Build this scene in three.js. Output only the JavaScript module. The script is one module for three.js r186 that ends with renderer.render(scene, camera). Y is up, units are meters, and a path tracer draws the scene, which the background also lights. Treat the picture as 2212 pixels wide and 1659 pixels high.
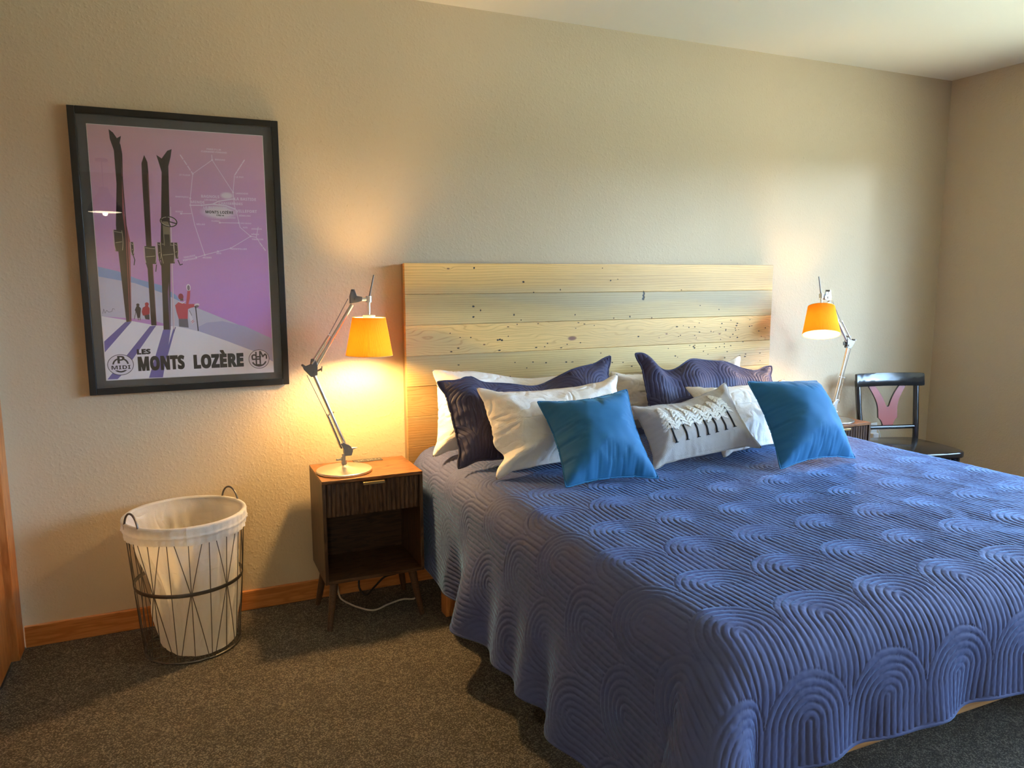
import * as THREE from 'three';
import { mergeGeometries, toCreasedNormals } from 'three/addons/utils/BufferGeometryUtils.js';
import { RoundedBoxGeometry } from 'three/addons/geometries/RoundedBoxGeometry.js';
import { ImprovedNoise } from 'three/addons/math/ImprovedNoise.js';

// ---------------------------------------------------------------- camera, sky, lights, exposure
const scene = new THREE.Scene();
const camera = new THREE.PerspectiveCamera(54.12, 2212 / 1659, 0.05, 200);
{
  const yaw = 0.4167, pitch = -0.1379, roll = -0.004;
  const fw = new THREE.Vector3(Math.sin(yaw) * Math.cos(pitch), Math.sin(pitch), -Math.cos(yaw) * Math.cos(pitch));
  const right = new THREE.Vector3(Math.cos(yaw), 0, Math.sin(yaw)), up = right.clone().cross(fw);
  camera.position.set(0, 1.3233, 3.0914);
  camera.up.copy(up).multiplyScalar(Math.cos(roll)).addScaledVector(right, -Math.sin(roll));
  camera.lookAt(camera.position.clone().add(fw));
}
const renderer = new THREE.WebGLRenderer({ antialias: true });
renderer.shadowMap.enabled = true;
renderer.toneMapping = THREE.LinearToneMapping;
renderer.toneMappingExposure = 1.68;

// overcast daylight: a plain sky, a little brighter towards the horizon; the white balance of the lamp-lit room makes it blue
const SKY = 17.5, SUN = 1.0, LAMP_LEFT = 1.95, LAMP_RIGHT = 0.65, PENDANT = 3.4;
{
  const W = 64, H = 128, d = new Float32Array(W * H * 4);
  for (let y = 0; y < H; y++) {
    const e = Math.max(0, ((y + 0.5) / H - 0.5) * Math.PI), k = 0.8 + 0.5 * Math.exp(-e * 2.2);
    for (let x = 0; x < W; x++) d.set([0.475 * k, 0.74 * k, 1.10 * k, 1], (y * W + x) * 4);
  }
  const sky = new THREE.DataTexture(d, W, H, THREE.RGBAFormat, THREE.FloatType);
  sky.mapping = THREE.EquirectangularReflectionMapping; sky.magFilter = THREE.LinearFilter; sky.needsUpdate = true;
  scene.background = sky;
  scene.backgroundIntensity = SKY;
}

{ // the pale sun low behind thin cloud, through the right-hand window
  const sun = new THREE.DirectionalLight(new THREE.Color().setRGB(0.56, 0.81, 1.14), SUN);
  sun.position.set(6.3, 1.06, 10).multiplyScalar(2); sun.target.position.set(0, 0, 0); sun.castShadow = true; sun.shadow.radius = 13; sun.shadow.mapSize.set(4096, 4096);
  Object.assign(sun.shadow.camera, { left: -8, right: 8, top: 8, bottom: -8, near: 1, far: 60 });
  scene.add(sun, sun.target);
}

// ---------------------------------------------------------------- helpers
const V = (x, y, z) => new THREE.Vector3(x, y, z);
function rng(seed) { let a = seed >>> 0; return () => { a = (a + 0x6d2b79f5) | 0; let t = Math.imul(a ^ (a >>> 15), 1 | a); t = (t + Math.imul(t ^ (t >>> 7), 61 | t)) ^ t; return ((t ^ (t >>> 14)) >>> 0) / 4294967296; }; }
const perlin = new ImprovedNoise();
const N3 = (x, y, z) => perlin.noise(x + 37.3, y + 11.7, z + 5.1);
const clamp = (x, a, b) => Math.min(b, Math.max(a, x));
const smooth = (a, b, x) => { const t = clamp((x - a) / (b - a), 0, 1); return t * t * (3 - 2 * t); };
const lerp = (a, b, t) => a + (b - a) * t;
// tiling value noise for textures
function hash(ix, iy, s) { let h = Math.imul(ix, 374761393) + Math.imul(iy, 668265263) + Math.imul(s, 974634541); h = Math.imul(h ^ (h >>> 13), 1274126177); h ^= h >>> 16; return (h >>> 0) / 4294967296; }
function tnoise(x, y, px, py, s) {
  const x0 = Math.floor(x), y0 = Math.floor(y), fx = x - x0, fy = y - y0, u = fx * fx * (3 - 2 * fx), v = fy * fy * (3 - 2 * fy);
  const a = ((x0 % px) + px) % px, b = (a + 1) % px, c = ((y0 % py) + py) % py, d = (c + 1) % py;
  return lerp(lerp(hash(a, c, s), hash(b, c, s), u), lerp(hash(a, d, s), hash(b, d, s), u), v);
}
const names = new Map();
function numbered(n) { const k = names.get(n) ?? 0; names.set(n, k + 1); return k ? n + '_' + String(k).padStart(3, '0') : n; }
function shade(o) { o.traverse((c) => { if (c.isMesh) { c.castShadow = true; c.receiveShadow = true; } }); return o; }
function thing(name, label, category, pos = [0, 0, 0], turn = 0, group) {
  const o = new THREE.Group(); o.name = numbered(name); o.position.set(...pos); o.rotation.y = turn;
  o.userData = { label, category }; if (group) o.userData.group = group;
  scene.add(o); return o;
}
function part(name, g, m, parent, label) {
  const o = new THREE.Mesh(Array.isArray(g) ? merge(g) : g, m); o.name = name; parent.add(o);
  if (label) o.userData.label = label;
  return shade(o);
}
function struct(name, g, m) { const o = new THREE.Mesh(Array.isArray(g) ? merge(g) : g, m); o.name = name; o.userData.kind = 'structure'; scene.add(o); return shade(o); }
function merge(list) {
  return mergeGeometries(list.map((g) => {
    g = g.index ? g.toNonIndexed() : g;
    for (const k of Object.keys(g.attributes)) if (!['position', 'normal', 'uv'].includes(k)) g.deleteAttribute(k);
    if (!g.attributes.uv) g.setAttribute('uv', new THREE.BufferAttribute(new Float32Array(g.attributes.position.count * 2), 2));
    return g;
  }));
}
// uv in metres from the dominant axis; swap turns the grain
function muv(g, swap = false, off = [0, 0]) {
  const p = g.attributes.position, n = g.attributes.normal, uv = new Float32Array(p.count * 2);
  for (let i = 0; i < p.count; i++) {
    const ax = Math.abs(n.getX(i)), ay = Math.abs(n.getY(i)), az = Math.abs(n.getZ(i));
    let a, b;
    if (ay >= ax && ay >= az) { a = p.getX(i); b = p.getZ(i); } else if (ax >= az) { a = p.getZ(i); b = p.getY(i); } else { a = p.getX(i); b = p.getY(i); }
    if (swap) [a, b] = [b, a];
    uv[i * 2] = a + off[0]; uv[i * 2 + 1] = b + off[1];
  }
  g.setAttribute('uv', new THREE.BufferAttribute(uv, 2)); return g;
}
function box(x0, x1, y0, y1, z0, z1, r = 0, swap = false, off) {
  const w = x1 - x0, h = y1 - y0, d = z1 - z0;
  const g = r ? new RoundedBoxGeometry(w, h, d, 2, Math.min(r, w / 2.01, h / 2.01, d / 2.01)) : new THREE.BoxGeometry(w, h, d);
  g.translate((x0 + x1) / 2, (y0 + y1) / 2, (z0 + z1) / 2);
  return muv(g, swap, off);
}
function rod(a, b, r1, r2 = r1, seg = 14) {
  const d = b.clone().sub(a), L = d.length();
  const g = new THREE.CylinderGeometry(r2, r1, L, seg, 1); g.translate(0, L / 2, 0);
  g.applyQuaternion(new THREE.Quaternion().setFromUnitVectors(V(0, 1, 0), d.normalize())); g.translate(a.x, a.y, a.z); return g;
}
function tube(pts, r, seg = 40, rad = 8, closed = false) { return new THREE.TubeGeometry(new THREE.CatmullRomCurve3(pts, closed), seg, r, rad, closed); }
function lathe(profile, seg = 48) { return new THREE.LatheGeometry(profile.map(([x, y]) => new THREE.Vector2(x, y)), seg); }
function extrude(shape, depth, bevel = 0.002) { const g = new THREE.ExtrudeGeometry(shape, { depth: depth - 2 * bevel, bevelEnabled: bevel > 0, bevelThickness: bevel, bevelSize: bevel, bevelSegments: 2, curveSegments: 16 }); g.translate(0, 0, bevel); return g; }
function poly(pts) { const s = new THREE.Shape(); pts.forEach(([x, y], i) => (i ? s.lineTo(x, y) : s.moveTo(x, y))); return s; }
function texture(w, h, fn, srgb, rx = 1, ry = 1) {
  const d = new Uint8Array(w * h * 4);
  for (let y = 0; y < h; y++) for (let x = 0; x < w; x++) { const c = fn(x, y), o = (y * w + x) * 4; if (typeof c === 'number') d[o] = d[o + 1] = d[o + 2] = clamp(c, 0, 1) * 255; else for (let k = 0; k < 3; k++) d[o + k] = clamp(c[k], 0, 1) * 255; d[o + 3] = 255; }
  return finish(new THREE.DataTexture(d, w, h, THREE.RGBAFormat), srgb, rx, ry);
}
function finish(t, srgb, rx = 1, ry = 1) {
  t.wrapS = t.wrapT = THREE.RepeatWrapping; t.magFilter = THREE.LinearFilter; t.repeat.set(rx, ry);
  if (srgb) t.colorSpace = THREE.SRGBColorSpace; t.needsUpdate = true; return t;
}
const lin = (r, g, b) => new THREE.Color().setRGB(r, g, b);
const std = (color, roughness = 0.6, more = {}) => new THREE.MeshStandardMaterial({ color, roughness, ...more });
const phys = (color, roughness = 0.6, more = {}) => new THREE.MeshPhysicalMaterial({ color, roughness, ...more });

// ---------------------------------------------------------------- materials of the room
let peel;                                                  // orange-peel wall paint: a tile of 0.8 m strewn with soft blobs
{
  const S = 1024, f = new Float32Array(S * S), r = rng(3);
  for (let k = 0; k < 15000; k++) {
    const cx = r() * S, cy = r() * S, ra = 3 + r() * r() * 7, el = 0.7 + r() * 0.8, a = r() * 3.14, h = 0.25 + 0.5 * r(), c = Math.cos(a), sn = Math.sin(a), R = Math.ceil(ra * 2.2);
    for (let y = -R; y <= R; y++) for (let x = -R; x <= R; x++) { const u = (x * c + y * sn) / ra, v = (y * c - x * sn) / (ra * el), q = u * u + v * v; if (q < 4) f[((Math.floor(cy) + y + S) % S) * S + (Math.floor(cx) + x + S) % S] += h * Math.exp(-q * 1.6); }
  }
  peel = texture(S, S, (x, y) => Math.min(1, f[y * S + x] * 0.28 + 0.08 * tnoise(x / 3, y / 3, 341, 341, 2)), false, 1 / 0.8, 1 / 0.8);
}
const wallMat = std(lin(0.60, 0.47, 0.308), 0.8, { bumpMap: peel, bumpScale: 0.0017 });
const ceilMat = std(lin(0.86, 0.79, 0.63), 0.9);
const carpetTex = [null, null];
{
  const S = 1024, n = 84, rnd = [];                      // tile of 0.5 m with staggered loops of about 6 mm
  const r = rng(7); for (let i = 0; i < n * n; i++) rnd.push([r(), r(), r()]);
  const cell = (x, y) => {
    const X = (x / S) * n, Y = (y / S) * n, row = Math.floor(Y), sx = X + row * 0.5, cx = Math.floor(sx), fx = sx - cx - 0.5, fy = Y - row - 0.5;
    const q = rnd[(row % n) * n + (((cx % n) + n) % n)], ox = (q[1] - 0.5) * 0.25, oy = (q[2] - 0.5) * 0.25;
    const d = Math.hypot((fx - ox) * 0.95 + (fy - oy) * 0.35, (fy - oy) * 1.15);
    return [q[0], clamp(1 - d * 1.75, 0, 1), d];
  };
  carpetTex[0] = texture(S, S, (x, y) => {
    const [q, h] = cell(x, y), f = tnoise(x / 2, y / 2, 512, 512, 9), big = tnoise(x / 64, y / 64, 16, 16, 4);
    const t = q < 0.42 ? 0.46 : q < 0.75 ? 0.58 : 0.74, k = t * (0.62 + 0.4 * h) * (0.82 + 0.36 * f) * (0.93 + 0.14 * big);
    return [k * 0.98, k * 0.90, k * 0.79];
  }, true, 3, 3);
  carpetTex[1] = texture(S, S, (x, y) => Math.sqrt(cell(x, y)[1]) * 0.9 + 0.1 * tnoise(x / 2, y / 2, 512, 512, 9), false, 3, 3);
}
const carpetMat = std(lin(1, 1, 1), 1, { map: carpetTex[0], bumpMap: carpetTex[1], bumpScale: 0.003 });
function woodTex(seed, base, dark, f, amp, S = 512) {      // grain along u; tile 0.5 m
  return texture(S, S, (x, y) => {
    const n = tnoise(x / 128, y / 16, S / 128, S / 16, seed) + 0.5 * tnoise(x / 64, y / 8, S / 64, S / 8, seed + 1);
    const g = Math.sin((y / S * f + n * amp) * 6.2832) * 0.5 + 0.5, fine = tnoise(x / 24, y / 1.5, Math.ceil(S / 24), Math.ceil(S / 1.5), seed + 2);
    const t = clamp(Math.pow(g, 2.2) * 0.65 + fine * 0.45, 0, 1);
    return base.map((c, k) => lerp(c, dark[k], t));
  }, true, 2, 2);
}
const orangeWood = std(lin(1, 1, 1), 0.4, { map: woodTex(21, [0.82, 0.54, 0.30], [0.70, 0.42, 0.20], 6, 1.4) });
const walnutTex = woodTex(31, [0.40, 0.29, 0.20], [0.22, 0.145, 0.10], 7, 2.2);
const walnut = std(lin(1, 1, 1), 0.42, { map: walnutTex });
const walnutTopTex = woodTex(33, [0.60, 0.40, 0.23], [0.34, 0.20, 0.11], 5, 2.6);
const walnutTop = std(lin(1, 1, 1), 0.36, { map: walnutTopTex });
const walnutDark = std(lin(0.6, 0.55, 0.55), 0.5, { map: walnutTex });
const railWood = std(lin(1, 1, 1), 0.5, { map: woodTex(41, [0.80, 0.62, 0.40], [0.66, 0.47, 0.27], 5, 1.6) });
const whitePaint = std(lin(0.78, 0.77, 0.74), 0.45);
const glassMat = phys(lin(1, 1, 1), 0.01, { transmission: 1, thickness: 0, ior: 1.5 });

// ---------------------------------------------------------------- the setting
const RX = 4.13, LX = -0.60, H = 2.44, ZF = 6.0;
struct('floor', box(-3.3, 4.3, -0.1, 0, -0.14, 6.15), carpetMat);
struct('ceiling', box(-3.3, 4.3, H, H + 0.1, -0.14, 6.15), ceilMat);
struct('wall_back', box(-0.72, 4.3, 0, H, -0.14, 0), wallMat);
// a wall running along z with an opening: outline in (z, y), thickness along x
function holedWall(z0, z1, holes, x0, x1) {
  const s = poly([[z0, 0], [z1, 0], [z1, H], [z0, H]]);
  for (const [a, b, c, d] of holes) s.holes.push(poly([[a, c], [a, d], [b, d], [b, c]]));
  const g = new THREE.ExtrudeGeometry(s, { depth: x1 - x0, bevelEnabled: false });
  g.rotateY(-Math.PI / 2); g.translate(x1, 0, 0); g.computeVertexNormals();   // (z, y, depth) -> (x = -depth, y, z)
  return muv(g);
}
const WA = [0.90, 4.05, 0.76, 2.09];                       // the window in the right wall: z0, z1, y0, y1
struct('wall_right', holedWall(0, 6.0, [WA], RX, RX + 0.16), wallMat);
struct('wall_left', holedWall(0, 2.2, [[0.002, 0.95, 0, 2.04]], LX - 0.12, LX), wallMat);
struct('wall_alcove', box(-3.2, LX - 0.12, 0, H, 2.08, 2.2), wallMat);
struct('wall_far', box(-3.3, -3.2, 0, H, 2.08, 6.15), wallMat);
struct('wall_front', box(-3.3, 4.3, 0, H, ZF, ZF + 0.15), wallMat);
struct('baseboard_back', box(LX + 0.021, RX, 0, 0.082, 0, 0.014, 0.004), orangeWood);
struct('baseboard_right', box(RX - 0.014, RX, 0, 0.082, 0.016, ZF, 0.004), orangeWood);
struct('baseboard_left', box(LX, LX + 0.014, 0, 0.082, 1.04, 2.2, 0.004), orangeWood);
// door casing and door at the left edge of the view
struct('trim_1', [box(LX - 0.05, LX + 0.02, 0, 2.12, 0.016, 0.1125, 0.004, true), box(LX, LX + 0.02, 0, 2.12, 0.955, 1.04, 0.004, true), box(LX, LX + 0.02, 2.045, 2.12, 0.1135, 0.953, 0.004)], orangeWood);
{
  const d = new THREE.Group(); d.name = 'door_1'; d.userData.kind = 'structure'; scene.add(d);
  part('door_panel', box(LX - 0.05, LX - 0.004, 0.005, 2.036, 0.1165, 0.946, 0.003, true), orangeWood, d);
  part('door_knob', [rod(V(LX - 0.008, 0.98, 0.88), V(LX + 0.03, 0.98, 0.88), 0.012), new THREE.SphereGeometry(0.027, 20, 14).translate(LX + 0.045, 0.98, 0.88)], std(lin(0.7, 0.66, 0.6), 0.3, { metalness: 1 }), d);
}
function windowUnit(name, along, a0, a1, y0, y1, at, out) {   // a frame of bars, two sashes, panes; along 'z' or 'x'
  const w = new THREE.Group(); w.name = name; w.userData.kind = 'structure'; scene.add(w);
  const bar = (p0, p1, q0, q1, d0, d1) => (along === 'z' ? box(d0, d1, q0, q1, p0, p1, 0.003) : box(p0, p1, q0, q1, d0, d1, 0.003));
  const d0 = at, d1 = at + out * 0.07, lo = Math.min(d0, d1), hi = Math.max(d0, d1), m = (a0 + a1) / 2;
  part('window_frame', [bar(a0, a0 + 0.045, y0, y1, lo, hi), bar(a1 - 0.045, a1, y0, y1, lo, hi), bar(a0 + 0.045, a1 - 0.045, y0, y0 + 0.045, lo, hi), bar(a0 + 0.045, a1 - 0.045, y1 - 0.045, y1, lo, hi)], whitePaint, w);
  part('mullion', bar(m - 0.02, m + 0.02, y0 + 0.045, y1 - 0.045, lo, hi), whitePaint, w);
  const mid = (lo + hi) / 2;
  part('pane', bar(a0 + 0.045, m - 0.02, y0 + 0.045, y1 - 0.045, mid - 0.002, mid + 0.002), glassMat, w);
  part('pane', bar(m + 0.02, a1 - 0.045, y0 + 0.045, y1 - 0.045, mid - 0.002, mid + 0.002), glassMat, w);
}
windowUnit('window_1', 'z', WA[0], WA[1], WA[2], WA[3], RX + 0.06, 1);
// outside: ground and a dark wooded ridge that hides the lowest ten degrees of the sky
struct('exterior_ground', box(-60, 60, -0.6, -0.3, -60, 60), std(lin(0.76, 0.59, 0.36), 1));
{
  const g = new THREE.CylinderGeometry(46, 46, 1, 120, 4, true), p = g.attributes.position;
  for (let i = 0; i < p.count; i++) { const t = p.getY(i) + 0.5, a = Math.atan2(p.getZ(i), p.getX(i)); const s = 1 + t * 0.16; p.setXYZ(i, p.getX(i) * s, -0.4 + t * (4.4 + 0.5 * Math.sin(a * 9) + 0.3 * Math.sin(a * 23 + 1)), p.getZ(i) * s); }
  g.computeVertexNormals();
  struct('exterior_ridge', g, std(lin(0.035, 0.045, 0.03), 1));
}

// ---------------------------------------------------------------- pillows: two sheets sewn at the rim, blown up by a small cloth solver
function inflate(w, h, n, m, thick, seed, iters = 230) {
  const r = rng(seed), id = (i, j) => j * (n + 1) + i, rim = (i, j) => i === 0 || j === 0 || i === n || j === m;
  const nf = (n + 1) * (m + 1), back = new Int32Array(nf); let cnt = nf;
  for (let j = 0; j <= m; j++) for (let i = 0; i <= n; i++) back[id(i, j)] = rim(i, j) ? id(i, j) : cnt++;
  const P = new Float64Array(cnt * 3), Q = new Float64Array(cnt * 3), A = new Float64Array(cnt * 3);
  for (let j = 0; j <= m; j++) for (let i = 0; i <= n; i++) {
    const x = (i / n - 0.5) * w, y = (j / m - 0.5) * h, a = id(i, j), b = back[a];
    P.set([x, y, rim(i, j) ? 0 : 0.008 + r() * 0.006], a * 3); if (b !== a) P.set([x, y, -0.008 - r() * 0.006], b * 3);
  }
  Q.set(P);
  const ca = [], cb = [], cr = [], link = (a, b, l) => { ca.push(a); cb.push(b); cr.push(l); };
  const dx = w / n, dy = h / m, dd = Math.hypot(dx, dy);
  for (let s = 0; s < 2; s++) for (let j = 0; j <= m; j++) for (let i = 0; i <= n; i++) {
    const k = (ii, jj) => (s ? back[id(ii, jj)] : id(ii, jj));
    if (i < n && !(s && rim(i, j) && rim(i + 1, j) && (j === 0 || j === m))) link(k(i, j), k(i + 1, j), dx);
    if (j < m && !(s && (i === 0 || i === n))) link(k(i, j), k(i, j + 1), dy);
    if (i < n && j < m) { link(k(i, j), k(i + 1, j + 1), dd); link(k(i + 1, j), k(i, j + 1), dd); }
  }
  const idx = [];
  for (let j = 0; j < m; j++) for (let i = 0; i < n; i++) {
    const a = id(i, j), b = id(i + 1, j), c = id(i + 1, j + 1), d = id(i, j + 1);
    if ((i + j) & 1) idx.push(a, b, c, a, c, d); else idx.push(a, b, d, b, c, d);
    const e = back[a], f = back[b], g = back[c], q = back[d];
    if ((i + j) & 1) idx.push(e, g, f, e, q, g); else idx.push(e, q, f, f, q, g);
  }
  const Vt = w * h * thick * 0.55, nodeArea = dx * dy, nc = ca.length;
  for (let it = 0; it < iters; it++) {
    A.fill(0); let vol = 0;
    for (let t = 0; t < idx.length; t += 3) {
      const a = idx[t] * 3, b = idx[t + 1] * 3, c = idx[t + 2] * 3;
      const ux = P[b] - P[a], uy = P[b + 1] - P[a + 1], uz = P[b + 2] - P[a + 2], vx = P[c] - P[a], vy = P[c + 1] - P[a + 1], vz = P[c + 2] - P[a + 2];
      const nx = uy * vz - uz * vy, ny = uz * vx - ux * vz, nz = ux * vy - uy * vx;
      vol += (P[a] * nx + P[a + 1] * ny + P[a + 2] * nz) / 6;
      for (const o of [a, b, c]) { A[o] += nx; A[o + 1] += ny; A[o + 2] += nz; }
    }
    const k = (0.0022 * Math.max(0, 1 - vol / Vt)) / (6 * nodeArea) * 2, damp = it < iters * 0.75 ? 0.9 : 0.6;
    for (let i = 0; i < cnt * 3; i++) { const v = (P[i] - Q[i]) * damp + A[i] * k; Q[i] = P[i]; P[i] += v; }
    for (let pass = 0; pass < 4; pass++) for (let c0 = 0; c0 < nc; c0++) {
      const c = pass & 1 ? nc - 1 - c0 : c0, a = ca[c] * 3, b = cb[c] * 3, x = P[b] - P[a], y = P[b + 1] - P[a + 1], z = P[b + 2] - P[a + 2], l = Math.sqrt(x * x + y * y + z * z) || 1e-9;
      const e = l > cr[c] ? 0.5 : 0.14, s = ((l - cr[c]) / l) * e;
      P[a] += x * s; P[a + 1] += y * s; P[a + 2] += z * s; P[b] -= x * s; P[b + 1] -= y * s; P[b + 2] -= z * s;
    }
  }
  const cw = (Math.abs(P[id(0, 0) * 3]) + Math.abs(P[id(n, 0) * 3]) + Math.abs(P[id(0, m) * 3]) + Math.abs(P[id(n, m) * 3])) / 2, ch = (Math.abs(P[id(0, 0) * 3 + 1]) + Math.abs(P[id(n, 0) * 3 + 1]) + Math.abs(P[id(0, m) * 3 + 1]) + Math.abs(P[id(n, m) * 3 + 1])) / 2;
  const ga = new Float32Array(cnt), gb = new Float32Array(cnt), front = new Uint8Array(cnt);
  for (let j = 0; j <= m; j++) for (let i = 0; i <= n; i++) { const a = id(i, j), b = back[a]; ga[a] = ga[b] = i / n; gb[a] = gb[b] = j / m; front[a] = 1; }
  return { P, idx, cnt, n, m, w, h, cw, ch, back, id, ga, gb, front, seed };
}
// corners: bottom-left, bottom-right, top-right, top-left, in world coordinates
function pillow(sim, corners, thickScale, bend = () => [0, 0, 0], gather = 0.004, rumple = 0.004, seed = 1) {
  const [BL, BR, TR, TL] = corners.map((c) => V(...c)), o = BL.clone().add(BR).multiplyScalar(0.5);
  const N = BR.clone().sub(BL).add(TR.clone().sub(TL)).cross(TL.clone().sub(BL).add(TR.clone().sub(BR))).normalize();
  const pos = new Float32Array(sim.cnt * 3), uv = new Float32Array(sim.cnt * 2), v = V(0, 0, 0);
  for (let k = 0; k < sim.cnt; k++) {
    const x = lerp(sim.P[k * 3], (sim.ga[k] - 0.5) * sim.cw, 0.62), y = lerp(sim.P[k * 3 + 1], (sim.gb[k] - 0.5) * sim.ch, 0.62), z = sim.P[k * 3 + 2] * (sim.front[k] ? 1 : 0.4), a = x / sim.cw + 0.5, b = y / sim.ch + 0.5;
    v.set(0, 0, 0).addScaledVector(BL, (1 - a) * (1 - b)).addScaledVector(BR, a * (1 - b)).addScaledVector(TR, a * b).addScaledVector(TL, (1 - a) * b);
    const e = bend(a, b);
    const fa = sim.ga[k], fb = sim.gb[k], ea = Math.min(fa, 1 - fa) * sim.w, eb = Math.min(fb, 1 - fb) * sim.h, de = Math.min(ea, eb);
    const run = ea < eb ? fb * sim.h : fa * sim.w, side = sim.front[k] ? 1 : -1;
    const gat = gather * smooth(0, 0.012, de) * Math.exp(-de / 0.06) * (N3(run * 26, de * 3 + seed, seed * 3.7) + 0.6 * N3(run * 55, de * 5, seed * 1.9));
    const f1 = N3(fa * sim.w * 7 + seed, fb * sim.h * 9, seed * 2.3), rum = rumple * smooth(0, 0.05, de) * (0.7 - 2.2 * Math.abs(f1) + 0.6 * N3(fa * sim.w * 18, fb * sim.h * 16 + f1 * 2, seed));
    v.addScaledVector(N, z * thickScale + e[2] + side * (gat + rum)); v.x += e[0]; v.y += e[1];
    v.sub(o).toArray(pos, k * 3);
    uv[k * 2] = x; uv[k * 2 + 1] = y;
  }
  const g = new THREE.BufferGeometry();
  g.setAttribute('position', new THREE.BufferAttribute(pos, 3)); g.setAttribute('uv', new THREE.BufferAttribute(uv, 2)); g.setIndex(sim.idx); g.computeVertexNormals();
  const at = (a, b) => {                                    // point and normal on the front sheet at grid fractions a, b
    const i = clamp(Math.round(a * sim.n), 1, sim.n - 1), j = clamp(Math.round(b * sim.m), 1, sim.m - 1);
    const fi = clamp(a * sim.n, 0, sim.n - 0.001), fj = clamp(b * sim.m, 0, sim.m - 0.001), i0 = Math.floor(fi), j0 = Math.floor(fj), u = fi - i0, w = fj - j0, p = V(0, 0, 0), t = V(0, 0, 0);
    for (const [ii, jj, wt] of [[i0, j0, (1 - u) * (1 - w)], [i0 + 1, j0, u * (1 - w)], [i0, j0 + 1, (1 - u) * w], [i0 + 1, j0 + 1, u * w]]) p.addScaledVector(t.fromArray(pos, sim.id(ii, jj) * 3), wt);
    return { p, n: V(0, 0, 0).fromBufferAttribute(g.attributes.normal, sim.id(i, j)) };
  };
  const seam = [];
  for (let i = 0; i < sim.n; i++) seam.push(sim.id(i, 0)); for (let j = 0; j < sim.m; j++) seam.push(sim.id(sim.n, j));
  for (let i = sim.n; i > 0; i--) seam.push(sim.id(i, sim.m)); for (let j = sim.m; j > 0; j--) seam.push(sim.id(0, j));
  return { g, o: o.toArray(), at, N, rim: seam.map((k) => V(0, 0, 0).fromArray(pos, k * 3)) };
}

// ---------------------------------------------------------------- quilting: overlapping rainbow arches, row over row
const QW = 0.225, QP = 0.2, QR = QW / 2, RING = QR / 6.5;
function quilt(s, t) {
  const r0 = Math.floor(t / QP);
  for (let k = r0; k >= r0 - 3; k--) {
    const off = (((k % 2) + 2) % 2) * QW / 2, i = Math.round((s - off) / QW), ds = s - off - i * QW, dt = t - k * QP;
    const d = dt < QR ? Math.hypot(ds, QR - dt) : Math.abs(ds);
    if (d <= QR) { const q = (d + RING / 2) / RING, f = q - Math.floor(q); return [Math.pow(Math.sin(Math.PI * f), 0.36), dt < QR ? Math.atan2(ds, QR - dt) * d : dt, q]; }
  }
  return [0, 0, 0];
}
const quiltTex = texture(512, 912, (x, y) => quilt((x + 0.5) / 512 * QW, 4 * QP - (y + 0.5) / 912 * 2 * QP)[0], false, 1 / QW, 1 / (2 * QP));
const weave = texture(512, 512, (x, y) => 0.5 * tnoise(x / 3, y / 3, 171, 171, 51) + 0.5 * tnoise(x / 40, y / 24, 13, 22, 52), false, 4, 4);
const navyQuilt = phys(lin(0.076, 0.089, 0.195), 0.7, { specularIntensity: 0.4, sheen: 1.9, sheenColor: lin(0.25, 0.56, 1), sheenRoughness: 0.5 });
const navySham = phys(lin(0.056, 0.050, 0.100), 0.62, { specularIntensity: 0.6, sheen: 0.5, sheenColor: lin(0.3, 0.4, 0.7), sheenRoughness: 0.5, bumpMap: quiltTex, bumpScale: 0.0034 });
const crease = texture(512, 512, (x, y) => { const n = tnoise(x / 60 + tnoise(x / 90, y / 90, 6, 6, 3) * 2, y / 46, 9, 12, 61); return 0.7 * Math.abs(n - 0.5) * 2 + 0.15 * tnoise(x / 18, y / 18, 29, 29, 62) + 0.1 * tnoise(x / 2, y / 2, 256, 256, 63); }, false, 3, 3);
const whiteCotton = std(lin(0.88, 0.81, 0.73), 0.85, { bumpMap: crease, bumpScale: 0.006 });
const tealVelvet = phys(lin(0.012, 0.135, 0.30), 0.75, { sheen: 1, sheenColor: lin(0.12, 0.42, 0.62), sheenRoughness: 0.42 });
const greyFelt = std(lin(0.50, 0.465, 0.43), 0.95, { bumpMap: weave, bumpScale: 0.001 });

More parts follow.
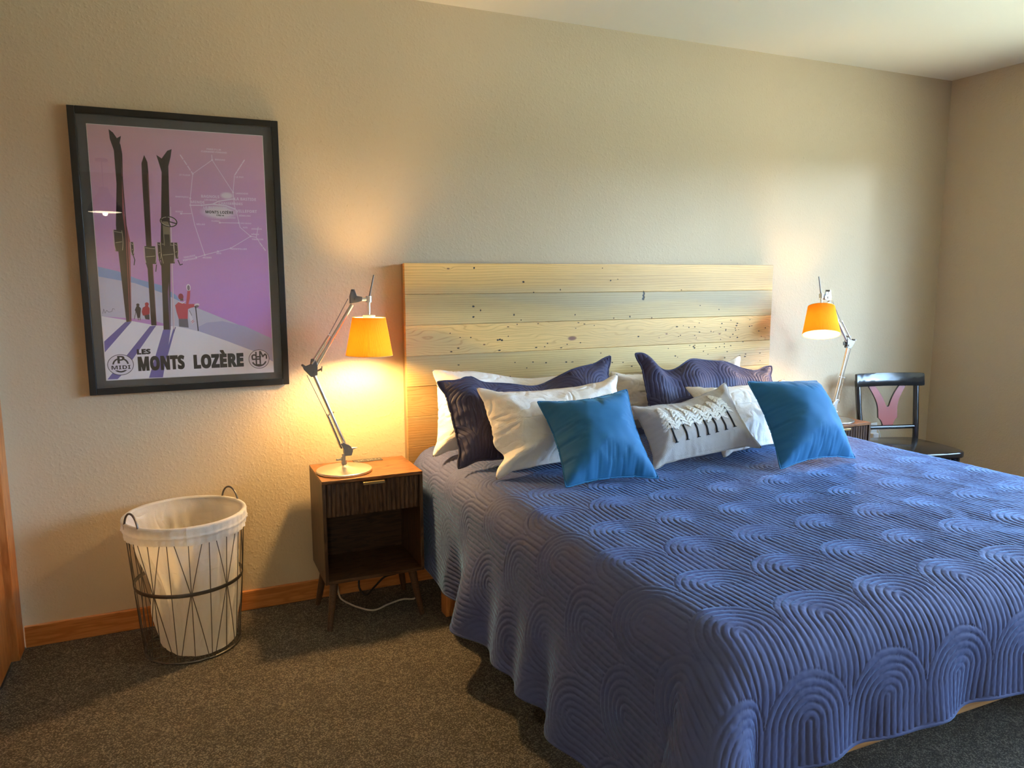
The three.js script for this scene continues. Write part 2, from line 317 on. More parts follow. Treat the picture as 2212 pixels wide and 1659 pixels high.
// ---------------------------------------------------------------- bed: frame, headboard of reclaimed planks, mattress, coverlet
const HB = { x0: 0.857, x1: 2.805, top: 1.393, pitch: 0.1283, z: 0.07 };
const headTex = [null, null];
{
  const W = 2048, Hh = 1152, LW = 1.95, LH = 1.152, r = rng(77);
  const base = [[0.87, 0.69, 0.39], [0.79, 0.665, 0.42], [0.87, 0.70, 0.41], [0.78, 0.655, 0.40], [0.74, 0.58, 0.36], [0.70, 0.55, 0.35], [0.66, 0.51, 0.32], [0.70, 0.55, 0.34], [0.66, 0.5, 0.32]];
  const wav = [3.8, 2.8, 8, 3.6, 7.5, 3.6, 3, 3, 3], frq = [180, 220, 170, 210, 140, 160, 150, 150, 150];
  const d = new Uint8Array(W * Hh * 4), b = new Uint8Array(W * Hh * 4);
  const F = (x, y, s) => N3(x, y, s) * 0.6 + N3(x * 2.1, y * 2.1, s + 7) * 0.3;
  const knots = [[1.639 - HB.x0, 1.057, 0.03], [0.19, 1.37, 0.009], [1.30, 1.06, 0.009], [0.35, 1.045, 0.008], [1.62, 1.05, 0.009]];
  for (let py = 0; py < Hh; py++) {
    const y = HB.top - LH + (py + 0.5) / Hh * LH, row = clamp(Math.floor((HB.top - y) / HB.pitch), 0, 8), ly = (HB.top - y) - row * HB.pitch;
    for (let px = 0; px < W; px++) {
      const x = (px + 0.5) / W * LW, o = (py * W + px) * 4, S = row * 13.7;
      let push = 0, knot = 0;
      for (const [kx, ky, kr] of knots) { const q = ((x - kx) ** 2) / (kr * kr * 5) + ((y - ky) ** 2) / (kr * kr); if (q < 9) { push += Math.exp(-q) * 2.2; knot = Math.max(knot, smooth(0.16, 0.03, q)); } }
      const swirl = row === 2 || row === 4 ? F(x * 5, y * 20, S) : F(x * 1.4, y * 13, S);
      const ph = y * frq[row] + swirl * wav[row] + push, g = Math.sin(ph * 6.2832 * 0.5) * 0.5 + 0.5, line = smooth(0.84, 1, g) * (0.55 + 0.9 * Math.abs(N3(x * 5, y * 30, S + 21))), band = g * 0.5;
      const tone = N3(x * 0.9, y * 9, S + 3), grey = smooth(0.02, 0.4, N3(x * 1.1 + 3, y * 7, S + 5)), fibre = N3(x * 7, y * 320, S + 9) * 0.5 + N3(x * 20, y * 700, S) * 0.3;
      let c = base[row].slice();
      for (let k = 0; k < 3; k++) {
        c[k] *= 1 + 0.17 * tone + 0.085 * fibre - 0.06 * band;
        c[k] = lerp(c[k], [0.61, 0.55, 0.42][k], grey * (row === 1 || row === 3 ? 0.55 : 0.42));
        c[k] *= 1 - line * [0.085, 0.135, 0.20][k] * (0.7 + tone * 0.5);
        c[k] = lerp(c[k], [0.40, 0.22, 0.15][k], knot * 0.75);
      }
      for (let k = 0; k < 3; k++) d[o + k] = clamp(c[k], 0, 1) * 255; d[o + 3] = 255;
      b[o] = b[o + 1] = b[o + 2] = clamp(0.75 - line * 0.16 + fibre * 0.15 - knot * 0.3, 0, 1) * 255; b[o + 3] = 255;
    }
  }
  // worm holes, nail holes and gouges
  const hole = (hx, hy, rx, ry) => {
    const cx = hx / LW * W, cy = (hy - (HB.top - LH)) / LH * Hh, ax = rx / LW * W, ay = ry / LH * Hh;
    for (let y = Math.floor(cy - ay - 2); y <= cy + ay + 2; y++) for (let x = Math.floor(cx - ax - 2); x <= cx + ax + 2; x++) {
      if (x < 0 || y < 0 || x >= W || y >= Hh) continue;
      const q = Math.hypot((x - cx) / ax, (y - cy) / ay), k = smooth(1.25, 0.6, q + 0.35 * N3(x * 0.3, y * 0.3, 2)), o = (y * W + x) * 4;
      for (let c = 0; c < 3; c++) d[o + c] = lerp(d[o + c], [26, 20, 16][c], k); b[o] = b[o + 1] = b[o + 2] = lerp(b[o], 0, k);
    }
  };
  for (let i = 0; i < 46; i++) hole(0.1 + r() * 1.75, HB.top - (2 + 0.05 + r() * 1.9) * HB.pitch, 0.0022 + r() * r() * 0.007, 0.0014 + r() * 0.0014);
  for (let i = 0; i < 46; i++) hole(1.3 + r() * 0.62, HB.top - (2.1 + r() * 1.8) * HB.pitch, 0.002 + r() * r() * 0.006, 0.0014 + r() * 0.0016);
  for (let i = 0; i < 16; i++) hole(0.1 + r() * 1.75, HB.top - r() * 2 * HB.pitch, 0.0018 + r() * 0.002, 0.0018 + r() * 0.003);
  for (let k = 0; k < 5; k++) hole(1.162 + (k % 2) * 0.003 - k * 0.0006, 1.262 - k * 0.008, 0.0035 + k * 0.0008, 0.006);
  for (const [x, y] of [[0.536, 1.313], [0.413, 1.062], [0.423, 1.064], [0.433, 1.06], [1.467, 0.985], [1.46, 0.992], [0.30, 1.21], [0.30, 1.165]]) hole(x, y, 0.005, 0.0035);
  headTex[0] = finish(new THREE.DataTexture(d, W, Hh, THREE.RGBAFormat), true, 1 / LW, 1 / LH);
  headTex[1] = finish(new THREE.DataTexture(b, W, Hh, THREE.RGBAFormat), false, 1 / LW, 1 / LH);
  headTex[0].wrapS = headTex[1].wrapS = THREE.RepeatWrapping;
}
const plankMat = std(lin(1, 1, 1), 0.5, { map: headTex[0], bumpMap: headTex[1], bumpScale: 0.002 });
const plankBack = std(lin(0.30, 0.2, 0.11), 0.7);
{
  const bed = thing('bed', 'low wooden bed with a tall headboard of reclaimed pale planks', 'bed', [1.83, 0, 0]);
  const ox = -1.83;
  const hb = part('headboard', box(HB.x0 + ox + 0.004, HB.x1 + ox - 0.004, 0.20, HB.top - 0.003, 0.004, 0.046, 0.002), plankBack, bed);
  const r = rng(5);
  for (let k = 0; k < 9; k++) {
    const y1 = HB.top - k * HB.pitch, y0 = y1 - HB.pitch, dz = (r() - 0.5) * 0.003, gap = 0.0009;
    const g = new RoundedBoxGeometry(HB.x1 - HB.x0, HB.pitch - gap, 0.022, 2, 0.0016);
    g.translate((HB.x0 + HB.x1) / 2 + ox, (y0 + y1) / 2, HB.z - 0.0115 + dz);
    const p = g.attributes.position, n = g.attributes.normal, uv = g.attributes.uv;
    for (let i = 0; i < p.count; i++) uv.setXY(i, p.getX(i) - ox - HB.x0 + (Math.abs(n.getX(i)) > 0.8 ? p.getZ(i) : 0), p.getY(i) - (HB.top - 1.152) + (Math.abs(n.getY(i)) > 0.8 ? p.getZ(i) * 0.3 : 0));
    part('plank', g, plankMat, hb);
  }
  part('foot_rail', box(0.90 + ox, 2.76 + ox, 0.312, 0.385, 1.985, 2.02, 0.005), railWood, bed);
  part('side_rail', box(0.90 + ox, 0.93 + ox, 0.312, 0.385, 0.07, 1.985, 0.004, false), railWood, bed);
  part('side_rail', box(2.73 + ox, 2.76 + ox, 0.312, 0.385, 0.07, 1.985, 0.004, false), railWood, bed);
  for (let k = 0; k < 9; k++) part('slat', box(0.93 + ox, 2.73 + ox, 0.365, 0.385, 0.15 + k * 0.21, 0.24 + k * 0.21, 0.003), railWood, bed);
  for (const x of [0.90, 2.70]) for (const z of [0.345, 1.70]) part('leg', box(x + ox, x + 0.06 + ox, 0, 0.312, z, z + 0.06, 0.003, true), orangeWood, bed);
}
{
  const t = thing('mattress', 'pale grey mattress edge showing under the blue coverlet at the bed foot', 'mattress', [1.83, 0.386, 1.06]);
  part('mattress_body', new RoundedBoxGeometry(1.84, 0.215, 1.93, 5, 0.07).translate(0, 0.1085, 0), std(lin(0.62, 0.62, 0.64), 0.9), t);
}
const BEDTOP = 0.625;
{
  const x0 = 1.83, zs = 0.085, hw = 0.845, r = 0.115, zl = 1.845, arc = r * Math.PI / 2, dropSide = 0.345, dropFoot = 0.165, Y = BEDTOP;
  const U = hw + arc + dropSide, VL = zl + arc + dropFoot;
  const us = [], vs = []; { let u = -U; while (u < U) { us.push(u); u += u < 0.2 ? 0.0022 : 0.0036; } us.push(U); let v = 0; while (v < VL) { vs.push(v); v += v < 0.6 ? 0.0055 : v < 1.5 ? 0.0042 : 0.0026; } vs.push(VL); }
  const nu = us.length, nv = vs.length, pos = new Float32Array(nu * nv * 3), uv = new Float32Array(nu * nv * 2);
  const foldL = (z) => 0.5 * Math.sin(z * 12 + 1.1 + 0.8 * Math.sin(z * 3.1)) * (0.65 + 0.35 * Math.sin(z * 5.1)) + 0.22 * Math.sin(z * 27 + 2 + Math.sin(z * 7)) + 0.45 * N3(z * 4, 3.3, 8);
  const foldF = (u) => 0.6 * Math.sin(u * 19 + 2.2) + 0.3 * Math.sin(u * 37 + 1) + 0.5 * N3(u * 4, 1.3, 2);
  const place = (u, v, out) => {
    const a = Math.max(0, Math.abs(u) - hw), b = Math.max(0, v - zl), sg = Math.sign(u);
    let s = Math.max(a, b), dx = a > 0 ? 1 : 0, dz = b > 0 ? 1 : 0, phi = b > 0 ? Math.PI / 2 : 0;
    if (a > 0 && b > 0) { s = Math.hypot(a, b); phi = Math.atan2(b, a); dx = Math.cos(phi); dz = Math.sin(phi); }
    const wl = Math.cos(phi) ** 2, wf = 1 - wl, wc = a > 0 && b > 0 ? 0.5 - 0.5 * Math.cos(4 * phi) : 0;
    let off = 0, y = Y;
    if (s > 0) {
      const th = Math.min(s / r, Math.PI / 2), rest = Math.max(0, s - arc);
      const fl = foldL(Math.min(v, zl + 0.05) + sg * 0.3), ff = foldF(clamp(u, -hw - 0.1, hw + 0.1));
      off = r * Math.sin(th) + rest * (wl * (0.03 + smooth(0.3, 0.75, v) * (0.11 + 0.22 * fl * smooth(0, 0.25, rest))) + wf * (0.05 + 0.10 * ff)) + wc * Math.max(0, s - arc * 0.6) * 0.62 - (a > 0 && b > 0 ? Math.sin(2 * phi) ** 8 * rest * 0.10 : 0);
      y = Y - r * (1 - Math.cos(th)) - rest * (0.985 - 0.04 * wf);
    }
    const cu = clamp(u, -hw, hw), cv = Math.min(v, zl), edge = 1 - smooth(0, 0.2, s);
    y += edge * (0.006 * N3(cu * 3, cv * 3, 1) + 0.0035 * N3(cu * 11, cv * 4, 4)) + (s === 0 ? 0 : 0.004 * N3(u * 9, v * 9, 6) * (1 - edge));
    out[0] = x0 + sg * (Math.min(Math.abs(u), hw) + dx * off); out[1] = y; out[2] = zs + cv + dz * off;
  };
  const o = [0, 0, 0];
  for (let j = 0; j < nv; j++) for (let i = 0; i < nu; i++) { place(us[i], vs[j], o); pos.set(o, (j * nu + i) * 3); uv[(j * nu + i) * 2] = us[i]; uv[(j * nu + i) * 2 + 1] = vs[j]; }
  const idx = new Uint32Array((nu - 1) * (nv - 1) * 6); let q = 0;
  for (let j = 0; j < nv - 1; j++) for (let i = 0; i < nu - 1; i++) { const a = j * nu + i, b = a + 1, c = a + nu, d = c + 1; idx[q++] = a; idx[q++] = c; idx[q++] = b; idx[q++] = b; idx[q++] = c; idx[q++] = d; }
  const g = new THREE.BufferGeometry();
  g.setAttribute('position', new THREE.BufferAttribute(pos, 3)); g.setAttribute('uv', new THREE.BufferAttribute(uv, 2)); g.setIndex(new THREE.BufferAttribute(idx, 1)); g.computeVertexNormals();
  const n = g.attributes.normal.array, q0 = 1.985 - 2 * 0.2;
  for (let j = 0; j < nv; j++) for (let i = 0; i < nu; i++) {
    const k = (j * nu + i) * 3, u = us[i], v = vs[j];
    const wu = u + 0.005 * N3(u * 5, v * 5, 9), wv = v + 0.008 * N3(u * 4, v * 4, 12);
    const [h, along, ring] = quilt(wu - 0.178, wv - q0);
    const pucker = N3(ring * 3.1 + u * 20, along * 75, 3), hh = h * (0.0036 + 0.0014 * N3(u * 7, v * 7, 20)) + h * pucker * 0.0009 + 0.0005 * N3(u * 45, v * 45, 7);
    pos[k] += n[k] * hh; pos[k + 1] += n[k + 1] * hh; pos[k + 2] += n[k + 2] * hh;
  }
  g.computeVertexNormals();
  const t = thing('quilted_coverlet', 'navy blue quilted coverlet with arch stitching spread over the whole bed', 'bedspread', [0, 0, 0]);
  const m = part('coverlet_cloth', g, navyQuilt, t);
  // bound hem all round the free edge
  const hem = []; const pick = (u, v) => { place(u, v, o); hem.push(V(o[0], o[1] - 0.002, o[2])); };
  for (let v = 0; v < VL; v += 0.012) pick(-U, v); for (let u = -U; u < U; u += 0.012) pick(u, VL); for (let v = VL; v > 0; v -= 0.012) pick(U, v);
  part('hem', tube(hem, 0.0052, hem.length, 7), navyQuilt, t);
}

// ---------------------------------------------------------------- the nine pillows
{
  const king = inflate(0.92, 0.50, 96, 52, 0.17, 11), king2 = inflate(0.90, 0.50, 96, 52, 0.15, 12), square = inflate(0.47, 0.47, 60, 60, 0.17, 13), lumbar = inflate(0.62, 0.36, 80, 46, 0.14, 14), std_ = inflate(0.72, 0.48, 76, 50, 0.17, 15);
  let seedNo = 0;
  const put = (sim, corners, k, label, m, kind, bend, trim) => {
    const soft = m === whiteCotton ? [0.006, 0.007] : m === tealVelvet ? [0.007, 0.003] : m === greyFelt ? [0.006, 0.003] : [0.006, 0.004];
    const p = pillow(sim, corners, k * 0.95, bend, soft[0], soft[1], ++seedNo);
    const t = thing(kind, label, 'pillow', p.o, 0);
    part('pillow_cover', p.g, m, t);
    if (trim) part('piping', tube(p.rim, trim, p.rim.length * 2, 6, true), m, t);
    return { t, ...p };
  };
  const B = BEDTOP + 0.016;
  put(king, [[0.875, B, 0.35], [1.665, B, 0.28], [1.765, 0.909, 0.15], [0.942, 0.948, 0.14]], 0.55, 'white cotton pillow standing against the headboard at its left end', whiteCotton, 'bed_pillow', (a, b) => [0, 0.012 * Math.sin(a * 9) * b, 0.02 * Math.sin(a * 5 + 1) * b]);
  put(king2, [[1.74, B, 0.26], [2.56, B, 0.25], [2.555, 0.946, 0.135], [1.795, 0.905, 0.15]], 0.52, 'white cotton pillow against the headboard, mostly behind the right navy sham', whiteCotton, 'bed_pillow', (a, b) => [0, -0.03 * Math.sin(a * 3.14) * b, 0]);
  put(king2, [[0.905, B, 0.56], [1.645, B, 0.485], [1.700, 1.003, 0.30], [0.885, 0.950, 0.395]], 0.46, 'navy quilted sham pillow between the two left white pillows', navySham, 'quilted_sham', (a, b) => [0, b * (-0.062 * Math.exp(-((a - 0.52) ** 2) / 0.05) + 0.022 * Math.exp(-((a - 0.16) ** 2) / 0.004) - 0.01), 0.012 * Math.sin(a * 19)], 0.004);
  put(king, [[1.82, B, 0.435], [2.58, B, 0.455], [2.630, 0.890, 0.275], [1.820, 1.003, 0.315]], 0.5, 'navy quilted sham pillow behind the grey tree pillow, with one pointed corner up', navySham, 'quilted_sham', (a, b) => [0, b * (-0.035 * Math.exp(-((a - 0.22) ** 2) / 0.02) + 0.03 * Math.exp(-((a - 0.5) ** 2) / 0.02) + 0.012 * Math.sin(a * 21)), 0.01 * Math.sin(a * 25)], 0.004);
  put(std_, [[0.978, B - 0.006, 0.74], [1.59, B, 0.66], [1.642, 0.936, 0.455], [1.001, 0.925, 0.50]], 0.74, 'white cotton pillow leaning in front of the left navy sham', whiteCotton, 'bed_pillow', (a, b) => [0.03 * Math.exp(-((b - 0.22) ** 2) / 0.008) * (1 - a), -0.02 * Math.sin(a * 3.14) * b, 0.01 * Math.sin(b * 14 + a * 3) * (1 - b)]);
  put(std_, [[1.892, B, 0.83], [2.46, B, 0.75], [2.545, 0.862, 0.45], [1.965, 0.866, 0.48]], 0.56, 'white cotton pillow wedged between the grey tree pillow and the right teal cushion', whiteCotton, 'bed_pillow', (a, b) => [0, 0, 0]);
  put(square, [[1.150, B - 0.004, 0.935], [1.490, B - 0.002, 0.975], [1.532, 0.910, 0.70], [1.159, 0.890, 0.70]], 0.85, 'teal velvet square cushion leaning on the left white pillow', tealVelvet, 'velvet_cushion', (a, b) => [0, 0, 0], 0.0028);
  put(square, [[1.975, B - 0.004, 1.045], [2.345, B - 0.002, 1.045], [2.362, 0.908, 0.82], [2.007, 0.926, 0.82]], 0.85, 'teal velvet square cushion at the right end, nearest the chair', tealVelvet, 'velvet_cushion', (a, b) => [0, 0.01 * Math.sin(a * 3.14) * b, 0.01 * Math.sin(a * 3.1)], 0.0028);
  const g = put(lumbar, [[1.562, B - 0.006, 0.85], [2.02, 0.680, 0.892], [2.010, 0.906, 0.685], [1.545, 0.846, 0.71]], 0.62, 'grey oblong pillow embroidered with a row of white trees', greyFelt, 'tree_pillow', (a, b) => [0, -0.02 * Math.exp(-((a - 0.5) ** 2) / 0.05) * b, 0], 0.002);
  // embroidered trees: stitched trunk and tufted boughs that stand proud of the felt
  const white = std(lin(0.86, 0.84, 0.78), 0.95), bark = std(lin(0.02, 0.025, 0.03), 0.9), r = rng(31), Z = V(0, 0, 1);
  const spots = [[0.215, 0.26, 0.80, 1], [0.32, 0.265, 0.84, 1.05], [0.425, 0.27, 0.82, 1], [0.515, 0.275, 0.84, 1], [0.595, 0.28, 0.82, 0.95], [0.68, 0.285, 0.78, 1], [0.76, 0.30, 0.89, 1.05]];
  const onto = (geo, a, b, lift, spin) => { const { p, n } = g.at(a, b); geo.rotateZ(spin); geo.applyQuaternion(new THREE.Quaternion().setFromUnitVectors(Z, n)); geo.translate(p.x + n.x * lift, p.y + n.y * lift, p.z + n.z * lift); return geo; };
  for (const [a, b0, b1, k] of spots) {
    const tufts = [], lean = -0.05;
    const pts = []; for (let i = 0; i <= 8; i++) { const b = lerp(b0, lerp(b0, b1, 0.5), i / 8), { p, n } = g.at(a + lean * (b - b0) * 1.2, b); pts.push(p.addScaledVector(n, 0.0012)); }
    const tr = tube(pts, 0.0034, 16, 6), c = tr.attributes.position; void c;
    const foot = []; for (let i = 0; i <= 4; i++) { const { p, n } = g.at(a - 0.016 + 0.032 * i / 4, b0); foot.push(p.addScaledVector(n, 0.001)); }
    const tree = part('embroidered_tree', [tr, tube(foot, 0.0016, 8, 5)], bark, g.t, 'dark stitched trunk');
    const bs = lerp(b0, b1, 0.42);
    for (let L = 0; L < 7; L++) {
      const f = L / 6.3, b = lerp(bs, b1, f), wd = (0.050 * (1 - f) + 0.012) * k;
      tufts.push(onto(new THREE.SphereGeometry(1, 7, 5).scale(0.010, 0.0075, 0.0032), a + lean * (b - b0) * 1.2, b - 0.01, 0.0014, r() * 3));
      for (const s of [-1, 1]) for (let i = 0; i < 5; i++) {
        const d = (i + 0.35 + r() * 0.3) / 5, aa = a + lean * (b - b0) * 1.2 + s * wd * d * 0.86, bb = b - d * 0.055 + (r() - 0.5) * 0.02;
        tufts.push(onto(new THREE.SphereGeometry(1, 7, 5).scale(0.0092, 0.0042, 0.0028), aa, bb, 0.0012, s * (-0.5 - r() * 0.5)));
        if (r() < 0.8) tufts.push(onto(new THREE.SphereGeometry(1, 6, 4).scale(0.0062, 0.0034, 0.0026), aa + s * 0.004, bb + 0.018 - r() * 0.03, 0.0012, s * (0.6 - r() * 1.6)));
      }
    }
    part('boughs', tufts, white, tree, 'white tufted boughs');
  }
}

// ---------------------------------------------------------------- bedside cabinets
const gold = std(lin(0.83, 0.62, 0.32), 0.28, { metalness: 1 }), steel = std(lin(0.72, 0.69, 0.64), 0.28, { metalness: 1 }), darkSteel = std(lin(0.22, 0.20, 0.18), 0.38, { metalness: 1 }), chrome = std(lin(0.86, 0.85, 0.83), 0.12, { metalness: 1 });
function cabinet(label) {                                  // origin at the middle of the floor area; 0.386 wide, 0.287 deep
  const t = thing('bedside_cabinet', label, 'nightstand', [0, 0, 0], 0, 'matching bedside cabinets');
  const w = 0.193, d = 0.1435, y0 = 0.187, y1 = 0.588, th = 0.013;
  part('cabinet_top', box(-w, w, y1 - th, y1, -d, d, 0.0015), walnutTop, t);
  part('side_panel', box(-w, -w + th, y0, y1 - th, -d, d, 0.0012, true), walnut, t);
  part('side_panel', box(w - th, w, y0, y1 - th, -d, d, 0.0012, true), walnut, t);
  part('cabinet_bottom', box(-w + th, w - th, y0, y0 + th, -d, d, 0.0012), walnut, t);
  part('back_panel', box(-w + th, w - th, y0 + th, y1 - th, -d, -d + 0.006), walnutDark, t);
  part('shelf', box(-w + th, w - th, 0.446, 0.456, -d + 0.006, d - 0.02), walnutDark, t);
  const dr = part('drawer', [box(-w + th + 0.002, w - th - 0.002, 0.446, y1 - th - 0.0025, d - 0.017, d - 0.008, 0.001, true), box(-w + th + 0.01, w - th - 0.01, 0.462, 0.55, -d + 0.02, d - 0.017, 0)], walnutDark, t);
  const n = 20, x0 = -w + th + 0.003, sw = (2 * (w - th) - 0.006) / n;
  for (let i = 0; i < n; i++) {                            // fluted front: one rounded stave beside the other
    const s = new THREE.Shape(); s.moveTo(0.0005, 0); s.quadraticCurveTo(sw / 2, 0.010, sw - 0.0005, 0); s.lineTo(0.0005, 0);
    const notch = Math.abs(i - n / 2 + 0.5) < 2.6, h = 0.1255 - (notch ? 0.010 : 0);
    const g = new THREE.ExtrudeGeometry(s, { depth: h, bevelEnabled: false, curveSegments: 6 }); g.rotateX(-Math.PI / 2); g.scale(1, 1, -1);
    const ix = g.index; void ix; const p = g.attributes.position; for (let k = 0; k < p.count; k += 3) { const a = [0, 1, 2].map((c) => p.getComponent(k + 1, c)), b = [0, 1, 2].map((c) => p.getComponent(k + 2, c)); p.setXYZ(k + 1, ...b); p.setXYZ(k + 2, ...a); }
    g.computeVertexNormals(); g.translate(x0 + i * sw, 0.447, d - 0.008);
    part('stave', muv(g, true), walnut, dr);
  }
  part('handle', [box(-0.041, 0.041, 0.566, 0.5715, d - 0.006, d + 0.012, 0.001), box(-0.041, 0.041, 0.5615, 0.5715, d + 0.009, d + 0.012, 0.001)], gold, dr, 'brass lip handle');
  for (const sx of [-1, 1]) for (const sz of [-1, 1]) part('leg', rod(V(sx * 0.183, 0, sz * 0.132), V(sx * 0.152, y0, sz * 0.098), 0.0105, 0.0165, 20), walnut, t);
  const cp = part('charging_panel', box(-0.02, 0.098, y1, y1 + 0.0025, -0.139, -0.097, 0.001), std(lin(0.05, 0.05, 0.05), 0.35), t, 'dark power socket strip let into the top');
  const slot = [];
  for (const cx of [0.008, 0.046]) { for (const [dx, dz, a] of [[-0.008, 0, 0.5], [0.004, 0.004, -0.5], [0.004, -0.006, 0.5], [-0.008, 0.012, 0], [0.012, -0.002, 0]]) { const b = new THREE.BoxGeometry(0.0028, 0.0008, 0.017); b.rotateY(a); b.translate(cx + dx, y1 + 0.0027, -0.119 + dz); slot.push(b); } }
  for (const cx of [0.072, 0.086]) slot.push(new THREE.BoxGeometry(0.0055, 0.0008, 0.013).translate(cx, y1 + 0.0027, -0.118));
  part('socket_slots', slot, std(lin(0.30, 0.28, 0.25), 0.4), cp);
  return t;
}
const cabL = cabinet('walnut bedside cabinet on splayed legs between the wire hamper and the bed');
cabL.position.set(0.6405, 0, 0.2015);
const cabR = cabL.clone(); cabR.name = numbered('bedside_cabinet'); scene.add(cabR); cabR.position.set(3.043, 0, 0.2115);
cabR.userData = { label: 'walnut bedside cabinet between the bed and the black chair', category: 'nightstand', group: 'matching bedside cabinets' };

// ---------------------------------------------------------------- swing-arm lamps with pleated shades
const shadeMat = phys(lin(1.0, 0.36, 0.03), 0.95, { transmission: 0.16, thickness: 0, ior: 1.3, specularIntensity: 0.2, side: THREE.DoubleSide });
const liningMat = phys(lin(0.95, 0.93, 0.88), 0.95, { transmission: 0.16, thickness: 0, ior: 1.3, specularIntensity: 0.1, side: THREE.DoubleSide });
const bulbMat = std(lin(1, 1, 1), 0.5, { emissive: lin(1, 0.72, 0.38), emissiveIntensity: 6 });
const LAMPCOLOR = lin(1, 0.62, 0.235);
// J: joints in the lamp's own plane (x, y) above the base; axis: the shade's upward axis
function lampUnit(label, pos, J, power, flip) {
  const t = thing('swing_arm_lamp', label, 'lamp', pos, 0, 'metal swing-arm lamps beside the bed');
  const P = (x, y, z = 0) => V(x * flip, y, z);
  part('base', lathe([[0, 0.03], [0.010, 0.030], [0.013, 0.024], [0.03, 0.0185], [0.07, 0.0135], [0.1, 0.0105], [0.1055, 0.0095], [0.107, 0.007], [0.107, 0.002], [0.105, 0], [0, 0]], 72), steel, t);
  const [bx, by] = J.bracket, [ex, ey] = J.elbow, [hx, hy] = J.head, [cx, cy] = J.collar;
  part('post', [rod(P(0, 0.024), P(0, by - 0.012), 0.0075), rod(P(0, 0.03), P(0, 0.045), 0.011), rod(P(-0.024, 0.048), P(0, 0.048), 0.0032), new THREE.SphereGeometry(0.005, 10, 8).translate(-0.026 * flip, 0.048, 0)], steel, t);
  const plate = (pts, th) => { const q = flip > 0 ? pts : pts.map(([x, y]) => [-x, y]).reverse(); const a = extrude(poly(q), th, 0.0008); a.translate(0, 0, -th / 2); return a; };
  const cheeks = (pts) => { const q = flip > 0 ? pts : pts.map(([x, y]) => [-x, y]).reverse(); return [-1, 1].map((s) => { const g = extrude(poly(q), 0.0025, 0.0006); g.translate(0, 0, s * 0.0095 - 0.00125); return g; }); };
  const pin = (x, y, r = 0.0045, w = 0.014) => rod(P(x, y, -w), P(x, y, w), r, r, 12);
  part('lower_bracket', [...cheeks([[bx - 0.012, by - 0.02], [bx + 0.016, by - 0.02], [bx + 0.022, by - 0.002], [bx + 0.012, by + 0.018], [bx - 0.016, by + 0.034], [bx - 0.024, by + 0.026], [bx - 0.012, by + 0.006]]), pin(bx + 0.006, by + 0.006, 0.005, 0.013), pin(bx - 0.02, by + 0.028), rod(P(bx + 0.02, by + 0.004), P(bx + 0.042, by + 0.006), 0.006, 0.002), rod(P(bx - 0.008, by - 0.02), P(bx - 0.03, by - 0.034), 0.003, 0.002)], steel, t);
  const arm = (ax, ay, dx, dy, name, side) => {             // a tube, a thin tension rod and the two spring sleeves beside the lower half
    const L = Math.hypot(dx - ax, dy - ay), nx = -(dy - ay) / L * side, ny = (dx - ax) / L * side, at = (f, o, z = 0) => P(lerp(ax, dx, f) + nx * o, lerp(ay, dy, f) + ny * o, z);
    const a = part(name, rod(at(0.02, 0), at(0.98, 0), 0.0068, 0.0068, 18), steel, t);
    part('tension_rod', rod(at(0.46, 0.017), at(1.02, 0.024), 0.0016, 0.0016, 8), darkSteel, a);
    part('spring_sleeve', [rod(at(0.02, 0.018, 0.010), at(0.47, 0.015, 0.010), 0.0042), rod(at(0.02, 0.018, -0.010), at(0.47, 0.015, -0.010), 0.0042)], chrome, a);
    part('cross_pin', [rod(at(0.47, 0.020), at(0.47, -0.012), 0.0032), rod(at(0.47, 0.015, -0.015), at(0.47, 0.015, 0.015), 0.003)], steel, a);
  };
  arm(bx - 0.002, by + 0.012, ex + 0.004, ey - 0.012, 'lower_arm', 1);
  part('elbow_bracket', [...cheeks([[ex - 0.036, ey + 0.026], [ex - 0.030, ey + 0.006], [ex - 0.006, ey - 0.022], [ex + 0.016, ey - 0.016], [ex + 0.018, ey + 0.022], [ex + 0.010, ey + 0.046], [ex - 0.002, ey + 0.044], [ex - 0.006, ey + 0.024], [ex - 0.022, ey + 0.018]]), pin(ex - 0.034, ey + 0.022), pin(ex + 0.006, ey - 0.004, 0.006), pin(ex + 0.004, ey + 0.04), rod(P(ex + 0.016, ey - 0.002), P(ex + 0.034, ey + 0.006), 0.003, 0.004), rod(P(ex + 0.034, ey - 0.004), P(ex + 0.036, ey + 0.016), 0.0025)], darkSteel, t);
  arm(ex + 0.010, ey + 0.012, hx - 0.008, hy - 0.016, 'upper_arm', 1);
  part('head_bracket', [...cheeks([[hx - 0.018, hy - 0.016], [hx + 0.010, hy - 0.012], [hx + 0.026, hy - 0.006], [hx + 0.026, hy + 0.008], [hx + 0.006, hy + 0.012], [hx - 0.002, hy + 0.036], [hx - 0.010, hy + 0.036], [hx - 0.018, hy + 0.010]]), pin(hx - 0.006, hy + 0.033), pin(hx + 0.002, hy, 0.006)], darkSteel, t);
  part('head_arm', rod(P(hx + 0.004, hy), P(cx - 0.006, cy), 0.0068, 0.0068, 18), steel, t);
  // head: built upright at the collar, then tilted as one
  const up = J.axis.clone().normalize(), q = new THREE.Quaternion().setFromUnitVectors(V(0, 1, 0), up), c = P(cx, cy, J.headZ ?? 0);
  const set = (g) => g.applyQuaternion(q).translate(c.x, c.y, c.z);
  const S = J.drop;                                         // from the collar down to the top of the shade
  const rp = J.rod.clone();
  part('collar', set(new THREE.CylinderGeometry(0.0115, 0.0115, 0.024, 24)), steel, t);
  part('stem', [set(new THREE.CylinderGeometry(0.0055, 0.0055, S - 0.026, 14).translate(0, -(S - 0.026) / 2 - 0.012, 0)), set(new THREE.CylinderGeometry(0.0042, 0.0042, 0.016, 12).translate(0, -S + 0.008, 0))], steel, t);
